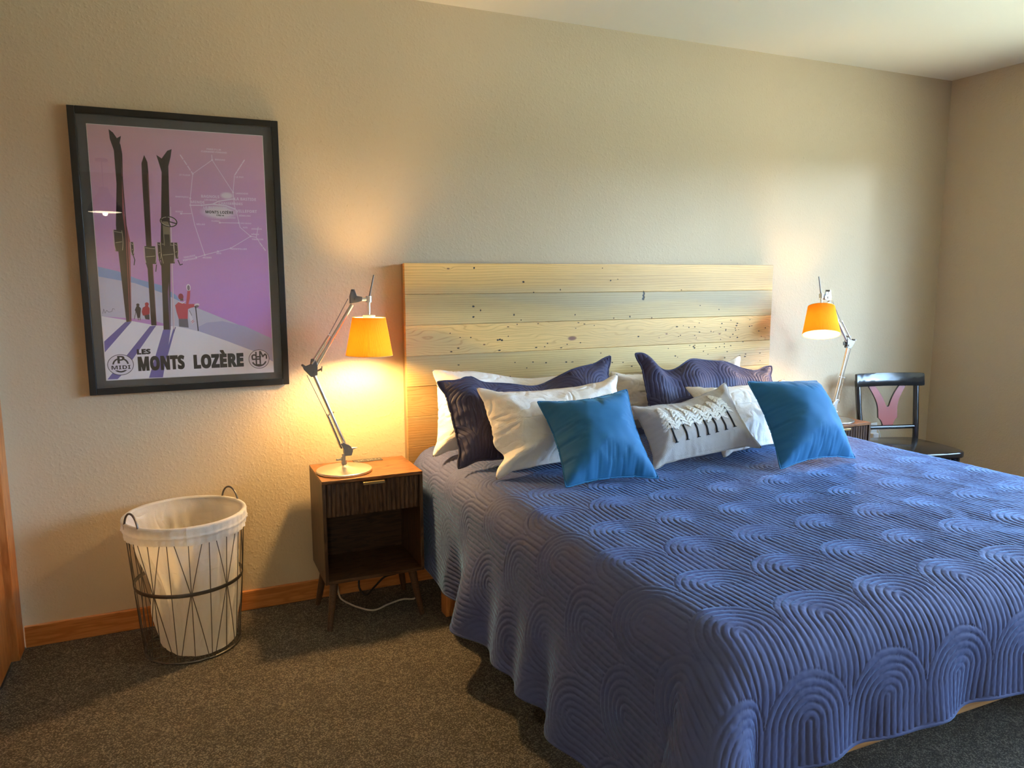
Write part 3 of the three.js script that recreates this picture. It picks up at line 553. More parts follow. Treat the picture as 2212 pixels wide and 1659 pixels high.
  part('top_rod', rod(c.clone(), c.clone().add(rp), 0.0034, 0.0028, 10), darkSteel, t);
  part('socket_cap', set(lathe([[0, -S + 0.008], [0.022, -S + 0.008], [0.0235, -S + 0.006], [0.0235, -S - 0.022], [0.021, -S - 0.024], [0, -S - 0.024]], 32)), std(lin(0.80, 0.72, 0.52), 0.4), t);
  const top = -S - 0.002, bot = top - 0.145, n = 432, rt = 0.0625, rb = 0.089, gp = [], iu = [], uvs = [];
  for (let j = 0; j <= 8; j++) for (let i = 0; i <= n; i++) { const th = i / n * Math.PI * 2, f = j / 8, rr = lerp(rb, rt, f) + 0.00085 * Math.sin(th * 108); gp.push(rr * Math.cos(th), lerp(bot, top, f), rr * Math.sin(th)); uvs.push(i / n, f); }
  for (let j = 0; j < 8; j++) for (let i = 0; i < n; i++) { const a = j * (n + 1) + i, b = a + 1, cc = a + n + 1, d = cc + 1; iu.push(a, cc, b, b, cc, d); }
  const sg = new THREE.BufferGeometry(); sg.setAttribute('position', new THREE.Float32BufferAttribute(gp, 3)); sg.setAttribute('uv', new THREE.Float32BufferAttribute(uvs, 2)); sg.setIndex(iu); sg.computeVertexNormals();
  const sh = part('lamp_shade', set(sg), shadeMat, t, 'pleated amber shade');
  const lg = new THREE.CylinderGeometry(rt - 0.003, rb - 0.003, 0.143, 96, 1, true).translate(0, (top + bot) / 2, 0);
  part('shade_lining', set(lg), liningMat, sh, 'white inner lining');
  const ring = (r, y) => set(new THREE.TorusGeometry(r, 0.0013, 6, 72).rotateX(Math.PI / 2).translate(0, y, 0));
  part('shade_rim', [ring(rt, top), ring(rb, bot)], std(lin(0.9, 0.62, 0.2), 0.7), sh);
  const spokes = [0, 1, 2].map((k) => { const a = k * 2.094; return set(rod(V(0.02 * Math.cos(a), -S - 0.012, 0.02 * Math.sin(a)), V((rt - 0.001) * Math.cos(a), top - 0.003, (rt - 0.001) * Math.sin(a)), 0.0013, 0.0013, 6)); });
  for (const s of spokes) part('shade_arm', s, steel, sh);
  const by0 = -S - 0.098;
  part('bulb', set(new THREE.SphereGeometry(0.026, 24, 16).scale(1, 1.12, 1).translate(0, by0, 0)), bulbMat, t);
  part('bulb_neck', set(new THREE.CylinderGeometry(0.012, 0.014, 0.03, 16).translate(0, by0 + 0.040, 0)), whitePaint, t);
  const l = new THREE.PointLight(LAMPCOLOR, power); l.castShadow = true; l.shadow.radius = 1.5;
  l.position.copy(V(0, by0, 0).applyQuaternion(q).add(c)); t.add(l);
  return t;
}
lampUnit('metal swing-arm lamp with amber pleated shade on the left bedside cabinet', [0.556, 0.5886, 0.222],
  { bracket: [0.012, 0.082], elbow: [-0.106, 0.398], head: [0.062, 0.664], collar: [0.116, 0.663], drop: 0.068, axis: V(0.02, 1, 0.0), rod: V(0.022, 0.092, 0) }, LAMP_LEFT, 1);
lampUnit('metal swing-arm lamp with tilted amber shade on the right bedside cabinet', [3.082, 0.5886, 0.246],
  { bracket: [-0.004, 0.080], elbow: [-0.084, 0.396], head: [0.082, 0.640], collar: [0.122, 0.646], drop: 0.052, axis: V(0.27, 0.94, -0.26).lerp(V(0.03, 1, 0), 0.0).multiply(V(0.75, 1, 1)), rod: V(-0.002, 0.098, -0.02) }, LAMP_RIGHT, -1);

// ---------------------------------------------------------------- framed poster
{
  const cv = document.createElement('canvas'); cv.width = 1000; cv.height = 1543; const c = cv.getContext('2d');
  const P = (s) => s.split(' ').map((q) => q.split(',').map(Number));
  const fill = (s, col) => { c.fillStyle = col; c.beginPath(); P(s).forEach(([x, y], i) => (i ? c.lineTo(x, y) : c.moveTo(x, y))); c.closePath(); c.fill(); };
  const line = (s, col, w) => { c.strokeStyle = col; c.lineWidth = w; c.lineJoin = 'round'; c.lineCap = 'round'; c.beginPath(); P(s).forEach(([x, y], i) => (i ? c.lineTo(x, y) : c.moveTo(x, y))); c.stroke(); };
  const g = c.createLinearGradient(0, 0, 300, 1300); g.addColorStop(0, '#cfa9b0'); g.addColorStop(0.4, '#d3a3c4'); g.addColorStop(1, '#cf95d8');
  c.fillStyle = g; c.fillRect(0, 0, 1000, 1543);
  fill('-7,839 109,870 210,916 347,958 430,1021 455,1069 343,1008 197,945 -11,901', '#93abd4');
  fill('-11,899 198,943 344,1003 440,1055 538,1099 718,1183 1007,1321 1007,1475 710,1333 418,1224 268,1172 -9,1144', '#d0cad8');
  fill('542,1228 601,1199 694,1192 834,1230 1007,1321 1006,1482 898,1411 710,1323 552,1258', '#b9b4d0');
  fill('-9,1142 155,1175 298,1209 419,1218 552,1255 711,1321 898,1405 1013,1482 1012,1554 -11,1551', '#f3ecee');
  for (const s of ['128,1183 162,1183 2,1368 3,1301', '265,1213 300,1211 86,1514 61,1539 5,1538', '340,1237 382,1238 365,1333 319,1542 239,1541', '398,1233 412,1224 353,1412 340,1411']) fill(s, '#7568a6');
  // three standing skis with bindings, a pole
  fill('157,71 179,57 169,99 162,110', '#2f2326');
  fill('115,22 137,40 157,73 173,109 179,162 168,429 164,702 162,1181 134,1183 118,737 116,589 136,341 135,143 118,79', '#33241f');
  fill('174,173 166,520 188,690 175,934 163,1178 152,1177 165,656 156,520', '#a05a5c'); line('170,300 172,640 164,1000 158,1170', '#3a2022', 5);
  fill('299,162 314,202 316,264 306,711 302,1209 273,1208 275,735 278,323 281,212', '#38271f'); line('312,270 305,700 302,1205', '#7d4a3c', 3);
  fill('367,157 396,177 410,157 431,128 456,117 447,165 431,221 414,674 383,1238 342,1237 356,733 391,260 378,202', '#33281f');
  fill('380,1000 392,930 383,1236 376,1236', '#7c5f80');
  line('428,470 404,1236', '#e2ccd2', 5); line('420,560 398,1236', '#caa2ac', 3); line('412,1224 398,1262', '#5c4a70', 4);
  for (const [x, y, w, h] of [[102, 618, 44, 130], [190, 690, 14, 80], [266, 714, 60, 110], [362, 690, 70, 130], [340, 690, 16, 110], [436, 690, 18, 100]]) {
    c.fillStyle = '#3d3629'; c.fillRect(x, y, w, h); c.strokeStyle = '#c9bda0'; c.lineWidth = 3;
    c.beginPath(); c.moveTo(x - 3, y); c.quadraticCurveTo(x - 8, y + h / 2, x + 4, y + h); c.moveTo(x + w, y + 4); c.quadraticCurveTo(x + w + 6, y + h / 2, x + w - 4, y + h - 8); c.moveTo(x + 3, y + 10); c.lineTo(x + w - 3, y + 16); c.moveTo(x + 5, y + h * 0.6); c.lineTo(x + w - 5, y + h * 0.55); c.stroke();
  }
  c.fillStyle = '#8b7d62'; c.fillRect(376, 560, 40, 150); c.fillStyle = '#3d3629'; c.fillRect(382, 640, 30, 110);
  for (const s of ['196,760 206,800 200,830', '452,800 462,830 476,824', '346,800 352,830', '270,820 276,850', '326,830 320,870']) line(s, '#2c2620', 5);
  c.strokeStyle = '#2a221d'; c.lineWidth = 8; c.beginPath(); c.ellipse(412, 560, 46, 30, 0.15, 0, 7); c.stroke(); c.strokeStyle = '#d9cdb4'; c.lineWidth = 3; c.beginPath(); c.ellipse(412, 560, 43, 27, 0.15, 0, 7); c.stroke(); line('372,548 456,572', '#2a221d', 6); line('404,532 420,590', '#2a221d', 6);
  // skiers
  fill('196,1087 206,1070 212,1089 221,1099 213,1158 198,1161 193,1128 186,1110', '#332d33'); c.fillStyle = '#332d33'; c.beginPath(); c.arc(205, 1078, 9, 0, 7); c.fill(); line('192,1116 180,1166', '#4a444a', 3); line('202,1160 202,1172', '#8b7470', 5); line('212,1158 212,1172', '#8b7470', 5);
  fill('248,1069 264,1069 263,1088 270,1100 268,1133 255,1145 229,1145 224,1123 230,1097 245,1088', '#b02a38'); fill('237,1145 266,1138 265,1172 242,1168', '#4b464c'); c.fillStyle = '#b02a38'; c.beginPath(); c.arc(256, 1074, 11, 0, 7); c.fill();
  fill('434,1171 487,1172 489,1229 433,1220', '#6b6770'); fill('418,1084 439,1064 483,1076 496,992 512,992 507,1043 497,1077 537,1078 540,1095 509,1102 492,1110 487,1172 434,1171 424,1127', '#cf5560');
  c.fillStyle = '#a4404c'; c.beginPath(); c.ellipse(455, 1030, 15, 20, 0, 0, 7); c.fill(); c.fillStyle = '#7a5a50'; c.fillRect(450, 1042, 18, 14); line('440,1062 462,1072 478,1060', '#efe6ea', 5);
  c.fillStyle = '#efe6ea'; c.beginPath(); c.ellipse(503, 972, 13, 22, 0, 0, 7); c.fill(); c.fillStyle = '#8d7d84'; c.beginPath(); c.ellipse(503, 974, 8, 17, 0, 0, 7); c.fill();
  c.fillStyle = '#efe6ea'; c.beginPath(); c.ellipse(546, 1084, 16, 10, -0.2, 0, 7); c.fill(); c.fillStyle = '#8d7d84'; c.beginPath(); c.ellipse(544, 1094, 14, 8, -0.2, 0, 7); c.fill();
  fill('496,1116 504,1135 524,1194 511,1210 496,1165', '#e6dfe8'); line('508,1192 520,1180', '#c25060', 3); line('511,1200 524,1188', '#c25060', 3); line('500,1120 512,1150', '#8d8790', 4); line('538,1096 545,1250', '#33303a', 6);
  // railway map
  const pale = '#e9d9e6'; c.filter = 'none';
  for (const [x, y, rx, ry] of [[764, 387, 46, 26], [712, 494, 122, 48]]) { const q = c.createRadialGradient(0, 0, 0, 0, 0, 1); q.addColorStop(0, 'rgba(236,224,226,1)'); q.addColorStop(0.6, 'rgba(232,218,224,0.95)'); q.addColorStop(1, 'rgba(225,208,220,0)'); c.save(); c.translate(x, y); c.scale(rx, ry); c.fillStyle = q; c.beginPath(); c.arc(0, 0, 1, 0, 7); c.fill(); c.restore(); }
  for (const s of ['569,260 546,412 544,455 562,576 611,765', '569,260 688,169 803,365 807,448 821,508 835,586 897,642', '687,138 688,169', '817,258 803,365', '897,642 770,721 611,765 569,779', '897,642 932,648 947,582', '932,648 955,687', '487,509 547,507', '713,559 828,558']) line(s, pale, 4);
  line('544,455 610,453 676,444 713,424 806,406', pale, 7); line('676,444 755,450 809,470', pale, 8);
  for (const [s, a] of [['504,150 569,260', [26, 12]], ['882,159 817,258', [22, 8]], ['955,687 986,733', [22, 10]]]) { c.setLineDash(a); c.lineCap = 'butt'; line(s, pale, 7); c.setLineDash([]); }
  const text = (s, x, y, size, col = pale, turn = 0, w = null) => { c.save(); c.translate(x, y); c.rotate(turn); c.font = 'bold ' + size + 'px sans-serif'; c.textAlign = 'center'; c.textBaseline = 'middle'; c.fillStyle = col; if (w) c.scale(w / c.measureText(s).width, 1); c.fillText(s, 0, 0); c.restore(); };
  for (const [s, x, y, z, a] of [['PARIS P.L.M.', 703, 102, 15], ['CLERMONT-FERRAND', 702, 118, 15], ['BRIOUDE', 735, 165, 14], ['ST FLOUR', 522, 270, 14], ['LE PUY', 848, 266, 15], ['MARVEJOLS', 498, 405, 14], ['MENDE', 588, 435, 24], ['BAGNOLS', 664, 397, 24], ['-LES-BAINS', 664, 417, 15], ['LANGOGNE', 857, 370, 14], ['LA BASTIDE', 876, 405, 25], ['CHASSERADES', 785, 437, 22], ['LE BLEYMARD', 691, 466, 22], ['VILLEFORT', 880, 482, 25], ['GÉNOLHAC', 868, 511, 14], ['RODEZ', 477, 497, 14], ['PONT DE MONTVERT', 752, 528, 12], ['FLORAC', 688, 549, 13], ['STE CECILE', 872, 559, 13], ['ALÈS', 866, 586, 13], ['MILLAU', 598, 572, 14], ['AVIGNON', 937, 594, 14], ['NÎMES', 926, 628, 15], ['TARASCON', 940, 661, 14], ['MONTPELLIER', 822, 725, 14], ['SÈTE', 696, 754, 14], ['BÉZIERS', 625, 782, 14], ['TOULOUSE', 520, 776, 14, -0.2], ['PERPIGNAN', 522, 793, 15, -0.2]]) text(s, x, y, z, pale, a ?? 0);
  text('MONTS LOZÈRE', 714, 494, 24, '#17110f', 0, 170); text('1702 m', 717, 513, 14, '#17110f');
  for (const [x, y] of [[688, 169], [569, 260], [546, 412], [544, 455], [611, 765], [803, 365], [806, 406], [828, 558], [897, 642], [770, 721], [692, 742], [610, 453], [560, 781], [487, 509], [713, 559]]) { c.fillStyle = pale; c.beginPath(); c.arc(x, y, 6, 0, 7); c.fill(); }
  line('8,1128 14,1100 20,1126 30,1108 40,1120 58,1116 64,1098 74,1102', '#6d6775', 2);
  // lettering along the foot: heavy poster capitals
  const heavy = (s, x0, x1, y0, y1) => { c.save(); c.font = 'bold 100px sans-serif'; c.textBaseline = 'alphabetic'; c.textAlign = 'left'; const m = c.measureText(s); c.translate(x0, y1); c.scale((x1 - x0) / m.width, (y1 - y0) / 73); c.lineWidth = 9; c.lineJoin = 'miter'; c.strokeStyle = c.fillStyle = '#16110f'; c.strokeText(s, 0, 0); c.fillText(s, 0, 0); c.restore(); };
  heavy('LES', 178, 258, 1358, 1388); heavy('MONTS', 178, 452, 1408, 1490); heavy('LOZÈRE', 502, 814, 1410, 1492);
  c.fillStyle = '#e8dfe6'; c.strokeStyle = '#2a2326'; c.lineWidth = 3;
  for (const [x, y, rx, ry] of [[84, 1450, 72, 64], [911, 1452, 64, 62]]) { c.beginPath(); c.ellipse(x, y, rx, ry, 0, 0, 7); c.fill(); c.stroke(); }
  text('P', 86, 1418, 66, '#2a2326', 0, 52); c.save(); c.strokeStyle = '#2a2326'; c.lineWidth = 9; c.beginPath(); c.arc(84, 1452, 42, Math.PI * 1.05, Math.PI * 1.35); c.stroke(); c.beginPath(); c.arc(84, 1452, 42, Math.PI * 1.68, Math.PI * 1.95); c.stroke(); c.beginPath(); c.arc(84, 1452, 42, Math.PI * 0.2, Math.PI * 0.8); c.stroke(); c.restore(); c.fillStyle = '#e8dfe6'; c.fillRect(22, 1446, 124, 38); text('MIDI', 84, 1466, 34, '#2a2326', 0, 112);
  c.save(); c.strokeStyle = '#2a2326'; c.lineWidth = 9; c.lineCap = 'butt'; c.beginPath(); c.arc(911, 1452, 46, Math.PI * 0.12, Math.PI * 0.86); c.stroke();
  c.beginPath(); c.moveTo(893, 1402); c.lineTo(893, 1490); c.lineTo(925, 1490); c.moveTo(868, 1448); c.lineTo(868, 1430); c.quadraticCurveTo(880, 1415, 893, 1430); c.moveTo(866, 1452); c.lineTo(920, 1452); c.moveTo(918, 1398); c.lineTo(918, 1484); c.moveTo(893, 1436); c.lineTo(925, 1436); c.moveTo(921, 1400); c.lineTo(936, 1436); c.lineTo(950, 1420); c.quadraticCurveTo(962, 1424, 958, 1452); c.stroke(); c.restore();
  const tex = new THREE.CanvasTexture(cv); tex.colorSpace = THREE.SRGBColorSpace; tex.magFilter = THREE.LinearFilter;
  const fx0 = -0.307, fx1 = 0.389, fy0 = 0.9155, fy1 = 1.9222, cx = (fx0 + fx1) / 2, cy = (fy0 + fy1) / 2;
  const t = thing('framed_poster', 'black framed ski poster with a railway map on the wall above the hamper', 'poster', [cx, fy0, 0.002]);
  const w = (fx1 - fx0) / 2, h = fy1 - fy0, b = 0.0235, D = 0.028, black = std(lin(0.012, 0.011, 0.011), 0.4);
  part('poster_frame', [box(-w, -w + b, 0, h, 0, D, 0.002), box(w - b, w, 0, h, 0, D, 0.002), box(-w + b, w - b, 0, b, 0, D, 0.002), box(-w + b, w - b, h - b, h, 0, D, 0.002)], black, t);
  part('mat_board', box(-w + b - 0.002, w - b + 0.002, b - 0.002, h - b + 0.002, 0.008, 0.0105), std(lin(0.085, 0.078, 0.072), 0.9), t, 'dark grey mat board');
  const pg = new THREE.PlaneGeometry(0.583, 0.899), pb = new THREE.BoxGeometry(0.587, 0.903, 0.0006);
  pg.translate(-0.0005, 0.5005, 0.0122); pb.translate(-0.0005, 0.5005, 0.0112);
  part('poster_edge', pb, std(lin(0.75, 0.72, 0.70), 0.8), t);
  part('print', pg, std(lin(1, 1, 1), 0.75, { map: tex }), t, 'violet ski poster print reading LES MONTS LOZÈRE');
  part('pane', box(-w + b - 0.002, w - b + 0.002, b - 0.002, h - b + 0.002, 0.019, 0.0205), glassMat, t);
}

// ---------------------------------------------------------------- wire hamper with a white liner
{
  const t = thing('laundry_hamper', 'round wire laundry hamper with a white cloth liner below the poster', 'laundry basket', [-0.018, 0, 0.222]);
  const wireMat = std(lin(0.17, 0.155, 0.14), 0.4, { metalness: 0.85 }), cloth = phys(lin(0.90, 0.87, 0.80), 0.95, { bumpMap: crease, bumpScale: 0.003, transmission: 0.6, thickness: 0, side: THREE.DoubleSide });
  const R0 = 0.162, R1 = 0.199, Hh = 0.495, YM = 0.258, rad = (y) => lerp(R0, R1, y / Hh);
  const pt = (a, y, dr = 0) => V((rad(y) + dr) * Math.sin(a), y, (rad(y) + dr) * Math.cos(a));
  const ring = (y, r, tr) => new THREE.TorusGeometry(r, tr, 8, 90).rotateX(Math.PI / 2).translate(0, y, 0);
  part('base_ring', [ring(0.006, R0, 0.0038)], wireMat, t);
  part('base_wires', [-0.08, 0, 0.08].flatMap((d) => { const L = Math.sqrt(R0 * R0 - d * d); return [rod(V(-L, 0.006, d), V(L, 0.006, d), 0.0016, 0.0016, 6), rod(V(d, 0.009, -L), V(d, 0.009, L), 0.0016, 0.0016, 6)]; }), wireMat, t);
  part('middle_band', lathe([[rad(YM) - 0.001, YM - 0.0065], [rad(YM) + 0.0025, YM - 0.0065], [rad(YM) + 0.0035, YM + 0.0065], [rad(YM), YM + 0.0065], [rad(YM) - 0.001, YM - 0.0065]], 90), wireMat, t);
  part('top_ring', [ring(Hh, R1, 0.0045)], wireMat, t);
  const n = 9, a0 = 0.02, st = Math.PI * 2 / n;
  for (let k = 0; k < n; k++) {
    const m = a0 + k * st, L = m - st / 2, R = m + st / 2, e = 0.02;
    part('wire', rod(pt(m, 0.006), pt(m, Hh), 0.0015, 0.0015, 6), wireMat, t);
    part('wire', rod(pt(L, 0.006), pt(L, Hh), 0.0015, 0.0015, 6), wireMat, t);
    for (const [q, s] of [[L, 1], [R, -1]]) {               // slanted wires bow round the cage: three short chords
      for (const [ya, yb] of [[Hh, YM], [0.006, YM]]) {
        const pts = []; for (let i = 0; i <= 6; i++) pts.push(pt(lerp(q + s * e * 3, m - s * e * 0.4, i / 6), lerp(ya, yb, i / 6), 0.001));
        part('wire', tube(pts, 0.0015, 6, 6), wireMat, t);
      }
    }
  }
  // liner: rim roll, turned-down cuff, bag that hangs in folds and sits on the base
  const NA = 144, prof = [];
  const sheet = (f, rows) => { const p = [], uv = [], ix = []; for (let j = 0; j <= rows; j++) for (let i = 0; i <= NA; i++) { const a = i / NA * Math.PI * 2, v = f(a, j / rows); p.push(v.x, v.y, v.z); uv.push(a * 0.19, v.y); } for (let j = 0; j < rows; j++) for (let i = 0; i < NA; i++) { const a = j * (NA + 1) + i; ix.push(a, a + 1, a + NA + 1, a + 1, a + NA + 2, a + NA + 1); } const g = new THREE.BufferGeometry(); g.setAttribute('position', new THREE.Float32BufferAttribute(p, 3)); g.setAttribute('uv', new THREE.Float32BufferAttribute(uv, 2)); g.setIndex(ix); g.computeVertexNormals(); return g; };
  void prof;
  const c3 = (a, k) => [Math.sin(a) * k, Math.cos(a) * k];
  const bag = sheet((a, f) => {                             // from the rim down to the base
    const y = lerp(Hh + 0.004, 0.016, f), free = smooth(0.0, 0.35, f), s = c3(a, 1.5);
    let r = rad(Math.max(y, 0)) - 0.006;
    const fold = 0.55 * N3(s[0] * 1.6, s[1] * 1.6 + y * 2.2, 4) + 0.35 * N3(s[0] * 3.6 + y * 3, s[1] * 3.6, 9) + 0.2 * N3(s[0] * 7, s[1] * 7 + y * 9, 2) + 0.5 * N3(a * 1.3 + y * 6, 7.7, 1);
    const left = Math.max(0, -Math.sin(a - 0.35)) ** 1.5;    // pulled in on the left side, as it hangs
    r -= free * (0.007 + 0.050 * left * smooth(0.1, 0.6, f) - 0.040 * fold * (1 - 0.85 * smooth(0.7, 1, f)));
    r = Math.min(r, rad(y) - 0.004);
    return V(Math.sin(a) * r, y + (f > 0.97 ? 0 : 0), Math.cos(a) * r);
  }, 70);
  const liner = part('liner', bag, cloth, t, 'white cloth liner bag');
  const bottom = sheet((a, f) => { const left = Math.max(0, -Math.sin(a - 0.35)) ** 1.5, s = c3(a, 1.5), y = 0.016, fold = 0.55 * N3(s[0] * 1.6, s[1] * 1.6 + y * 2.2, 4) + 0.35 * N3(s[0] * 3.6 + y * 3, s[1] * 3.6, 9) + 0.2 * N3(s[0] * 7, s[1] * 7 + y * 9, 2) + 0.5 * N3(a * 1.3 + y * 6, 7.7, 1), r = Math.min(rad(y) - 0.006 - (0.007 + 0.050 * left - 0.006 * fold), rad(y) - 0.004) * (1 - f); return V(Math.sin(a) * r, y, Math.cos(a) * r); }, 6);
  part('liner_bottom', bottom, cloth, liner);
  part('cuff', sheet((a, f) => {                            // over the rim and down outside, gathered by a cord
    const gat = 0.0016 * Math.sin(a * 46 + 3 * N3(a * 3, 1, 1)) + 0.003 * N3(a * 9, f * 3, 5), th = Math.min(1, f / 0.25) * Math.PI;
    const r = f < 0.25 ? R1 - 0.006 + 0.007 - Math.cos(th) * 0.008 : R1 + 0.009 - (f - 0.25) * 0.010 + gat * (0.4 + f * 1.5) + 0.004 * Math.exp(-((f - 0.62) ** 2) / 0.004);
    const y = f < 0.25 ? Hh + 0.002 + Math.sin(th) * 0.007 : Hh + 0.002 - (f - 0.25) * 0.078 * (1 + 0.10 * N3(Math.sin(a) * 2, Math.cos(a) * 2, 3));
    return V(Math.sin(a) * r, y, Math.cos(a) * r);
  }, 24), cloth, liner);
  for (const [a, lab] of [[-1.02, null], [2.22, null]]) {   // wire loop handles
    const c = V(Math.sin(a) * R1, Hh, Math.cos(a) * R1), tan = V(Math.cos(a), 0, -Math.sin(a)), pts = []; void lab;
    for (let i = 0; i <= 12; i++) { const th = i / 12 * Math.PI; pts.push(c.clone().addScaledVector(tan, -Math.cos(th) * 0.044).add(V(0, Math.sin(th) * 0.062 - 0.012, 0))); }
    part('handle', tube(pts, 0.0036, 32, 8), wireMat, t);
  }
}

// ---------------------------------------------------------------- black chair by the right wall
{
  const t = thing('wooden_chair', 'glossy black wooden chair with a red Y-shaped back splat', 'chair', [3.50, 0, 0.375], -0.29);
  const blk = phys(lin(0.010, 0.010, 0.011), 0.22, { clearcoat: 0.5, clearcoatRoughness: 0.12 }), red = std(lin(0.30, 0.055, 0.038), 0.42);
  const s = new THREE.Shape(); s.moveTo(-0.145, 0.17); s.bezierCurveTo(-0.17, 0.06, -0.20, -0.06, -0.185, -0.15); s.quadraticCurveTo(-0.175, -0.19, -0.13, -0.195); s.quadraticCurveTo(0, -0.215, 0.13, -0.195); s.quadraticCurveTo(0.175, -0.19, 0.185, -0.15); s.bezierCurveTo(0.20, -0.06, 0.17, 0.06, 0.145, 0.17); s.quadraticCurveTo(0.12, 0.195, 0, 0.195); s.quadraticCurveTo(-0.12, 0.195, -0.145, 0.17);
  const seat = new THREE.ExtrudeGeometry(s, { depth: 0.016, bevelEnabled: true, bevelThickness: 0.008, bevelSize: 0.009, bevelSegments: 4, curveSegments: 20 });
  seat.rotateX(-Math.PI / 2); seat.translate(0, 0.424, 0);
  part('seat', toCreasedNormals(seat, 0.6), blk, t);
  const zb = (y) => -0.178 - (y - 0.45) * 0.13;             // the back leans
  for (const sx of [-1, 1]) {
    part('back_post', [tube([V(sx * 0.162, 0, -0.215), V(sx * 0.162, 0.25, -0.187), V(sx * 0.163, 0.45, zb(0.45)), V(sx * 0.170, 0.62, zb(0.62)), V(sx * 0.174, 0.765, zb(0.765))], 0.0155, 30, 14)], blk, t);
    part('front_leg', lathe([[0.010, 0], [0.0125, 0.02], [0.017, 0.18], [0.021, 0.30], [0.0215, 0.335], [0.0245, 0.34], [0.0245, 0.347], [0.0205, 0.351], [0.0205, 0.357], [0.0245, 0.361], [0.0245, 0.368], [0.0205, 0.372], [0.0205, 0.378], [0.0245, 0.382], [0.0245, 0.389], [0.021, 0.393], [0.023, 0.42], [0.023, 0.43]], 24).translate(sx * 0.150, 0, 0.158), blk, t);
    part('brace', [tube([V(sx * 0.145, 0.30, 0.158), V(sx * 0.12, 0.385, 0.156), V(sx * 0.075, 0.418, 0.153)], 0.0075, 16, 8), tube([V(sx * 0.150, 0.30, 0.150), V(sx * 0.153, 0.385, 0.11), V(sx * 0.158, 0.418, 0.06)], 0.0075, 16, 8)], blk, t);
  }
  part('stretcher', [rod(V(-0.148, 0.20, 0.156), V(0.148, 0.20, 0.156), 0.009), rod(V(-0.15, 0.16, 0.15), V(-0.162, 0.16, -0.19), 0.009), rod(V(0.15, 0.16, 0.15), V(0.162, 0.16, -0.19), 0.009)], blk, t);
  // top rail: curved in plan, ends standing past the posts
  { const N = 24, p = [], ix = []; const sec = [[0.735, 0.006], [0.735, -0.010], [0.742, -0.013], [0.800, -0.013], [0.806, -0.010], [0.806, 0.006], [0.800, 0.010], [0.742, 0.010]];
    for (let i = 0; i <= N; i++) { const x = lerp(-0.198, 0.198, i / N), bow = -0.028 * (1 - (x / 0.198) ** 2), end = i === 0 || i === N ? 0.94 : 1; for (const [y, z] of sec) p.push(x, 0.77 + (y - 0.77) * end, zb(y) + 0.006 + z * end + bow + 0.022); }
    for (let i = 0; i < N; i++) for (let k = 0; k < 8; k++) { const a = i * 8 + k, b = i * 8 + (k + 1) % 8; ix.push(a, b, a + 8, b, b + 8, a + 8); }
    for (let k = 1; k < 7; k++) { ix.push(0, k + 1, k); ix.push(N * 8, N * 8 + k, N * 8 + k + 1); }
    const g = new THREE.BufferGeometry(); g.setAttribute('position', new THREE.Float32BufferAttribute(p, 3)); g.setIndex(ix); const q = toCreasedNormals(g, 0.7); part('top_rail', q, blk, t); }
  part('cross_rail', rod(V(-0.160, 0.508, zb(0.508)), V(0.160, 0.508, zb(0.508)), 0.0115, 0.0115, 16), blk, t);
  { const y = new THREE.Shape(); y.moveTo(-0.030, 0.516); y.quadraticCurveTo(-0.034, 0.545, -0.056, 0.560); y.lineTo(-0.056, 0.605); y.bezierCurveTo(-0.060, 0.660, -0.090, 0.70, -0.116, 0.745); y.lineTo(-0.082, 0.745); y.bezierCurveTo(-0.04, 0.70, -0.022, 0.66, -0.010, 0.626); y.quadraticCurveTo(0, 0.612, 0.010, 0.626); y.bezierCurveTo(0.022, 0.66, 0.04, 0.70, 0.082, 0.745); y.lineTo(0.116, 0.745); y.bezierCurveTo(0.090, 0.70, 0.060, 0.660, 0.056, 0.605); y.lineTo(0.056, 0.560); y.quadraticCurveTo(0.034, 0.545, 0.030, 0.516); y.lineTo(-0.030, 0.516);
    const lean = (g) => { const p = g.attributes.position; for (let i = 0; i < p.count; i++) p.setZ(i, p.getZ(i) + zb(p.getY(i)) - 0.004); g.computeVertexNormals(); return g; };
    const sp = part('back_splat', lean(extrude(y, 0.011, 0.0012).translate(0, 0, -0.0065)), blk, t, 'black edged splat');
    part('splat_face', lean(new THREE.ExtrudeGeometry(y, { depth: 0.001, bevelEnabled: false, curveSegments: 16 }).translate(0, 0, 0.0046)), red, sp, 'red painted face'); }
}

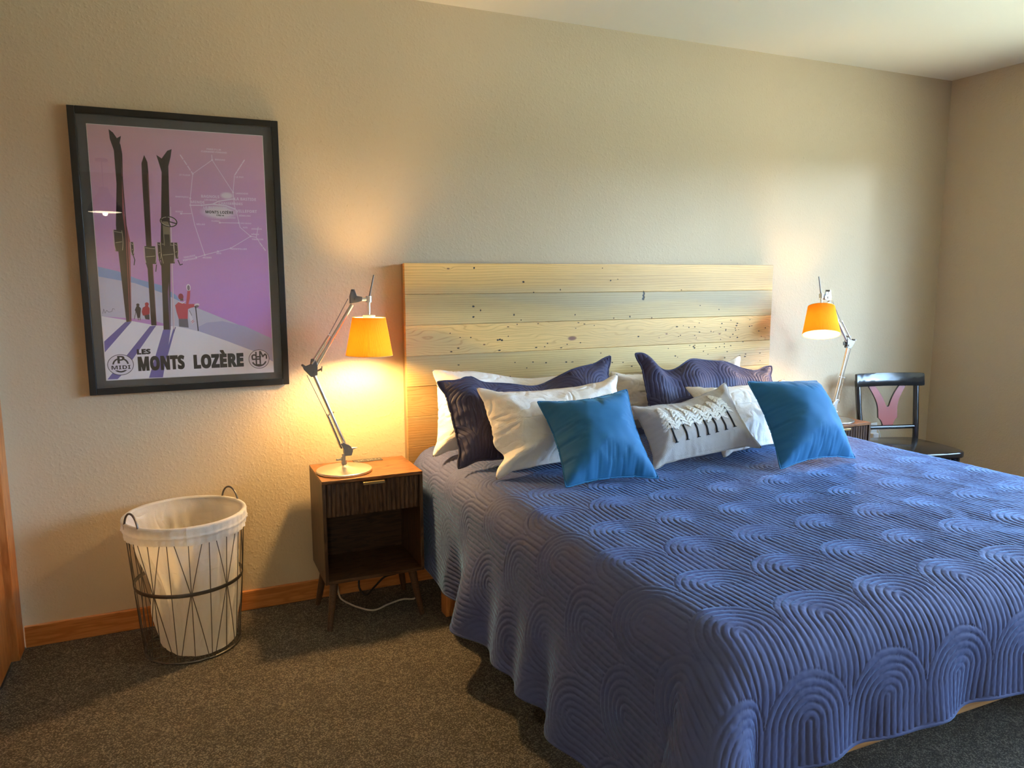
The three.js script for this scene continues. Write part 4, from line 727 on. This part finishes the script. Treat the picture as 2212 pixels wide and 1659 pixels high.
// ---------------------------------------------------------------- cords, wall outlet
{
  const wht = std(lin(0.62, 0.55, 0.47), 0.5), blk = std(lin(0.015, 0.014, 0.013), 0.5);
  const c = thing('white_cord', 'white power cord curling on the carpet under the left cabinet', 'cord', [0.70, 0, 0.15]);
  const q = (x, y, z) => V(x - 0.70, y, z - 0.15);
  part('cord', tube([q(0.548, 0.05, 0.02), q(0.552, 0.006, 0.05), q(0.575, 0.005, 0.13), q(0.60, 0.005, 0.178), q(0.651, 0.005, 0.232), q(0.722, 0.005, 0.20), q(0.79, 0.005, 0.178), q(0.838, 0.006, 0.19), q(0.853, 0.06, 0.17), q(0.855, 0.12, 0.14)], 0.0038, 70, 8), wht, c);
  const d = thing('black_cord', 'black lamp cord hanging behind the left cabinet to the carpet', 'cord', [0.68, 0, 0.03]);
  const e = (x, y, z) => V(x - 0.68, y, z - 0.03);
  part('cord', tube([e(0.66, 0.56, 0.028), e(0.655, 0.3, 0.030), e(0.645, 0.12, 0.035), e(0.635, 0.03, 0.05), e(0.655, 0.006, 0.075), e(0.70, 0.025, 0.05), e(0.75, 0.055, 0.032), e(0.80, 0.06, 0.03)], 0.0042, 70, 8), blk, d);
  const o = thing('wall_outlet', 'white wall outlet with a plugged charger behind the chair', 'outlet', [3.665, 0.43, 0]);
  part('outlet_plate', box(-0.036, 0.036, -0.058, 0.058, 0.0, 0.006, 0.003), whitePaint, o);
  part('charger', box(-0.026, 0.020, -0.045, 0.002, 0.006, 0.036, 0.006), std(lin(0.8, 0.8, 0.8), 0.4), o);
  part('charger_cord', tube([V(-0.005, -0.04, 0.03), V(-0.005, -0.075, 0.04), V(0.035, -0.07, 0.035), V(0.04, 0.0, 0.02), V(0.012, 0.03, 0.022), V(-0.025, 0.02, 0.02), V(-0.045, -0.03, 0.015), V(-0.05, -0.2, 0.01)], 0.0025, 50, 7), whitePaint, o);
}

// ---------------------------------------------------------------- pendant lamp in the alcove behind the viewpoint (mirrored in the poster glass)
{
  const t = thing('pendant_lamp', 'dark cone pendant lamp seen only as a bright line mirrored in the poster glass', 'lamp', [-0.56, 0, 5.0]);
  const Y = 1.957, dark = std(lin(0.05, 0.045, 0.04), 0.5, { side: THREE.DoubleSide });
  part('pendant_shade', lathe([[0.15, Y], [0.152, Y + 0.004], [0.135, Y + 0.05], [0.08, Y + 0.13], [0.045, Y + 0.19], [0.04, Y + 0.225], [0.036, Y + 0.225], [0.041, Y + 0.19], [0.075, Y + 0.128], [0.130, Y + 0.048], [0.146, Y]], 48), dark, t);
  part('pendant_cord', rod(V(0, Y + 0.22, 0), V(0, H - 0.02, 0), 0.004), dark, t);
  part('ceiling_rose', new THREE.CylinderGeometry(0.05, 0.055, 0.022, 32).translate(0, H - 0.011, 0), dark, t);
  part('diffuser', new THREE.SphereGeometry(0.143, 40, 10, 0, Math.PI * 2, Math.PI / 2, Math.PI / 2).scale(1, 0.06, 1).translate(0, Y + 0.006, 0), std(lin(1, 1, 1), 0.6, { emissive: lin(1, 0.86, 0.55), emissiveIntensity: 7 }), t);
  const l = new THREE.SpotLight(lin(1, 0.82, 0.52), PENDANT, 0, 1.52, 0.25, 2); l.castShadow = true; l.shadow.radius = 1; l.position.set(0, Y - 0.012, 0); l.target.position.set(0, 0, 0); t.add(l, l.target);
}

renderer.render(scene, camera);
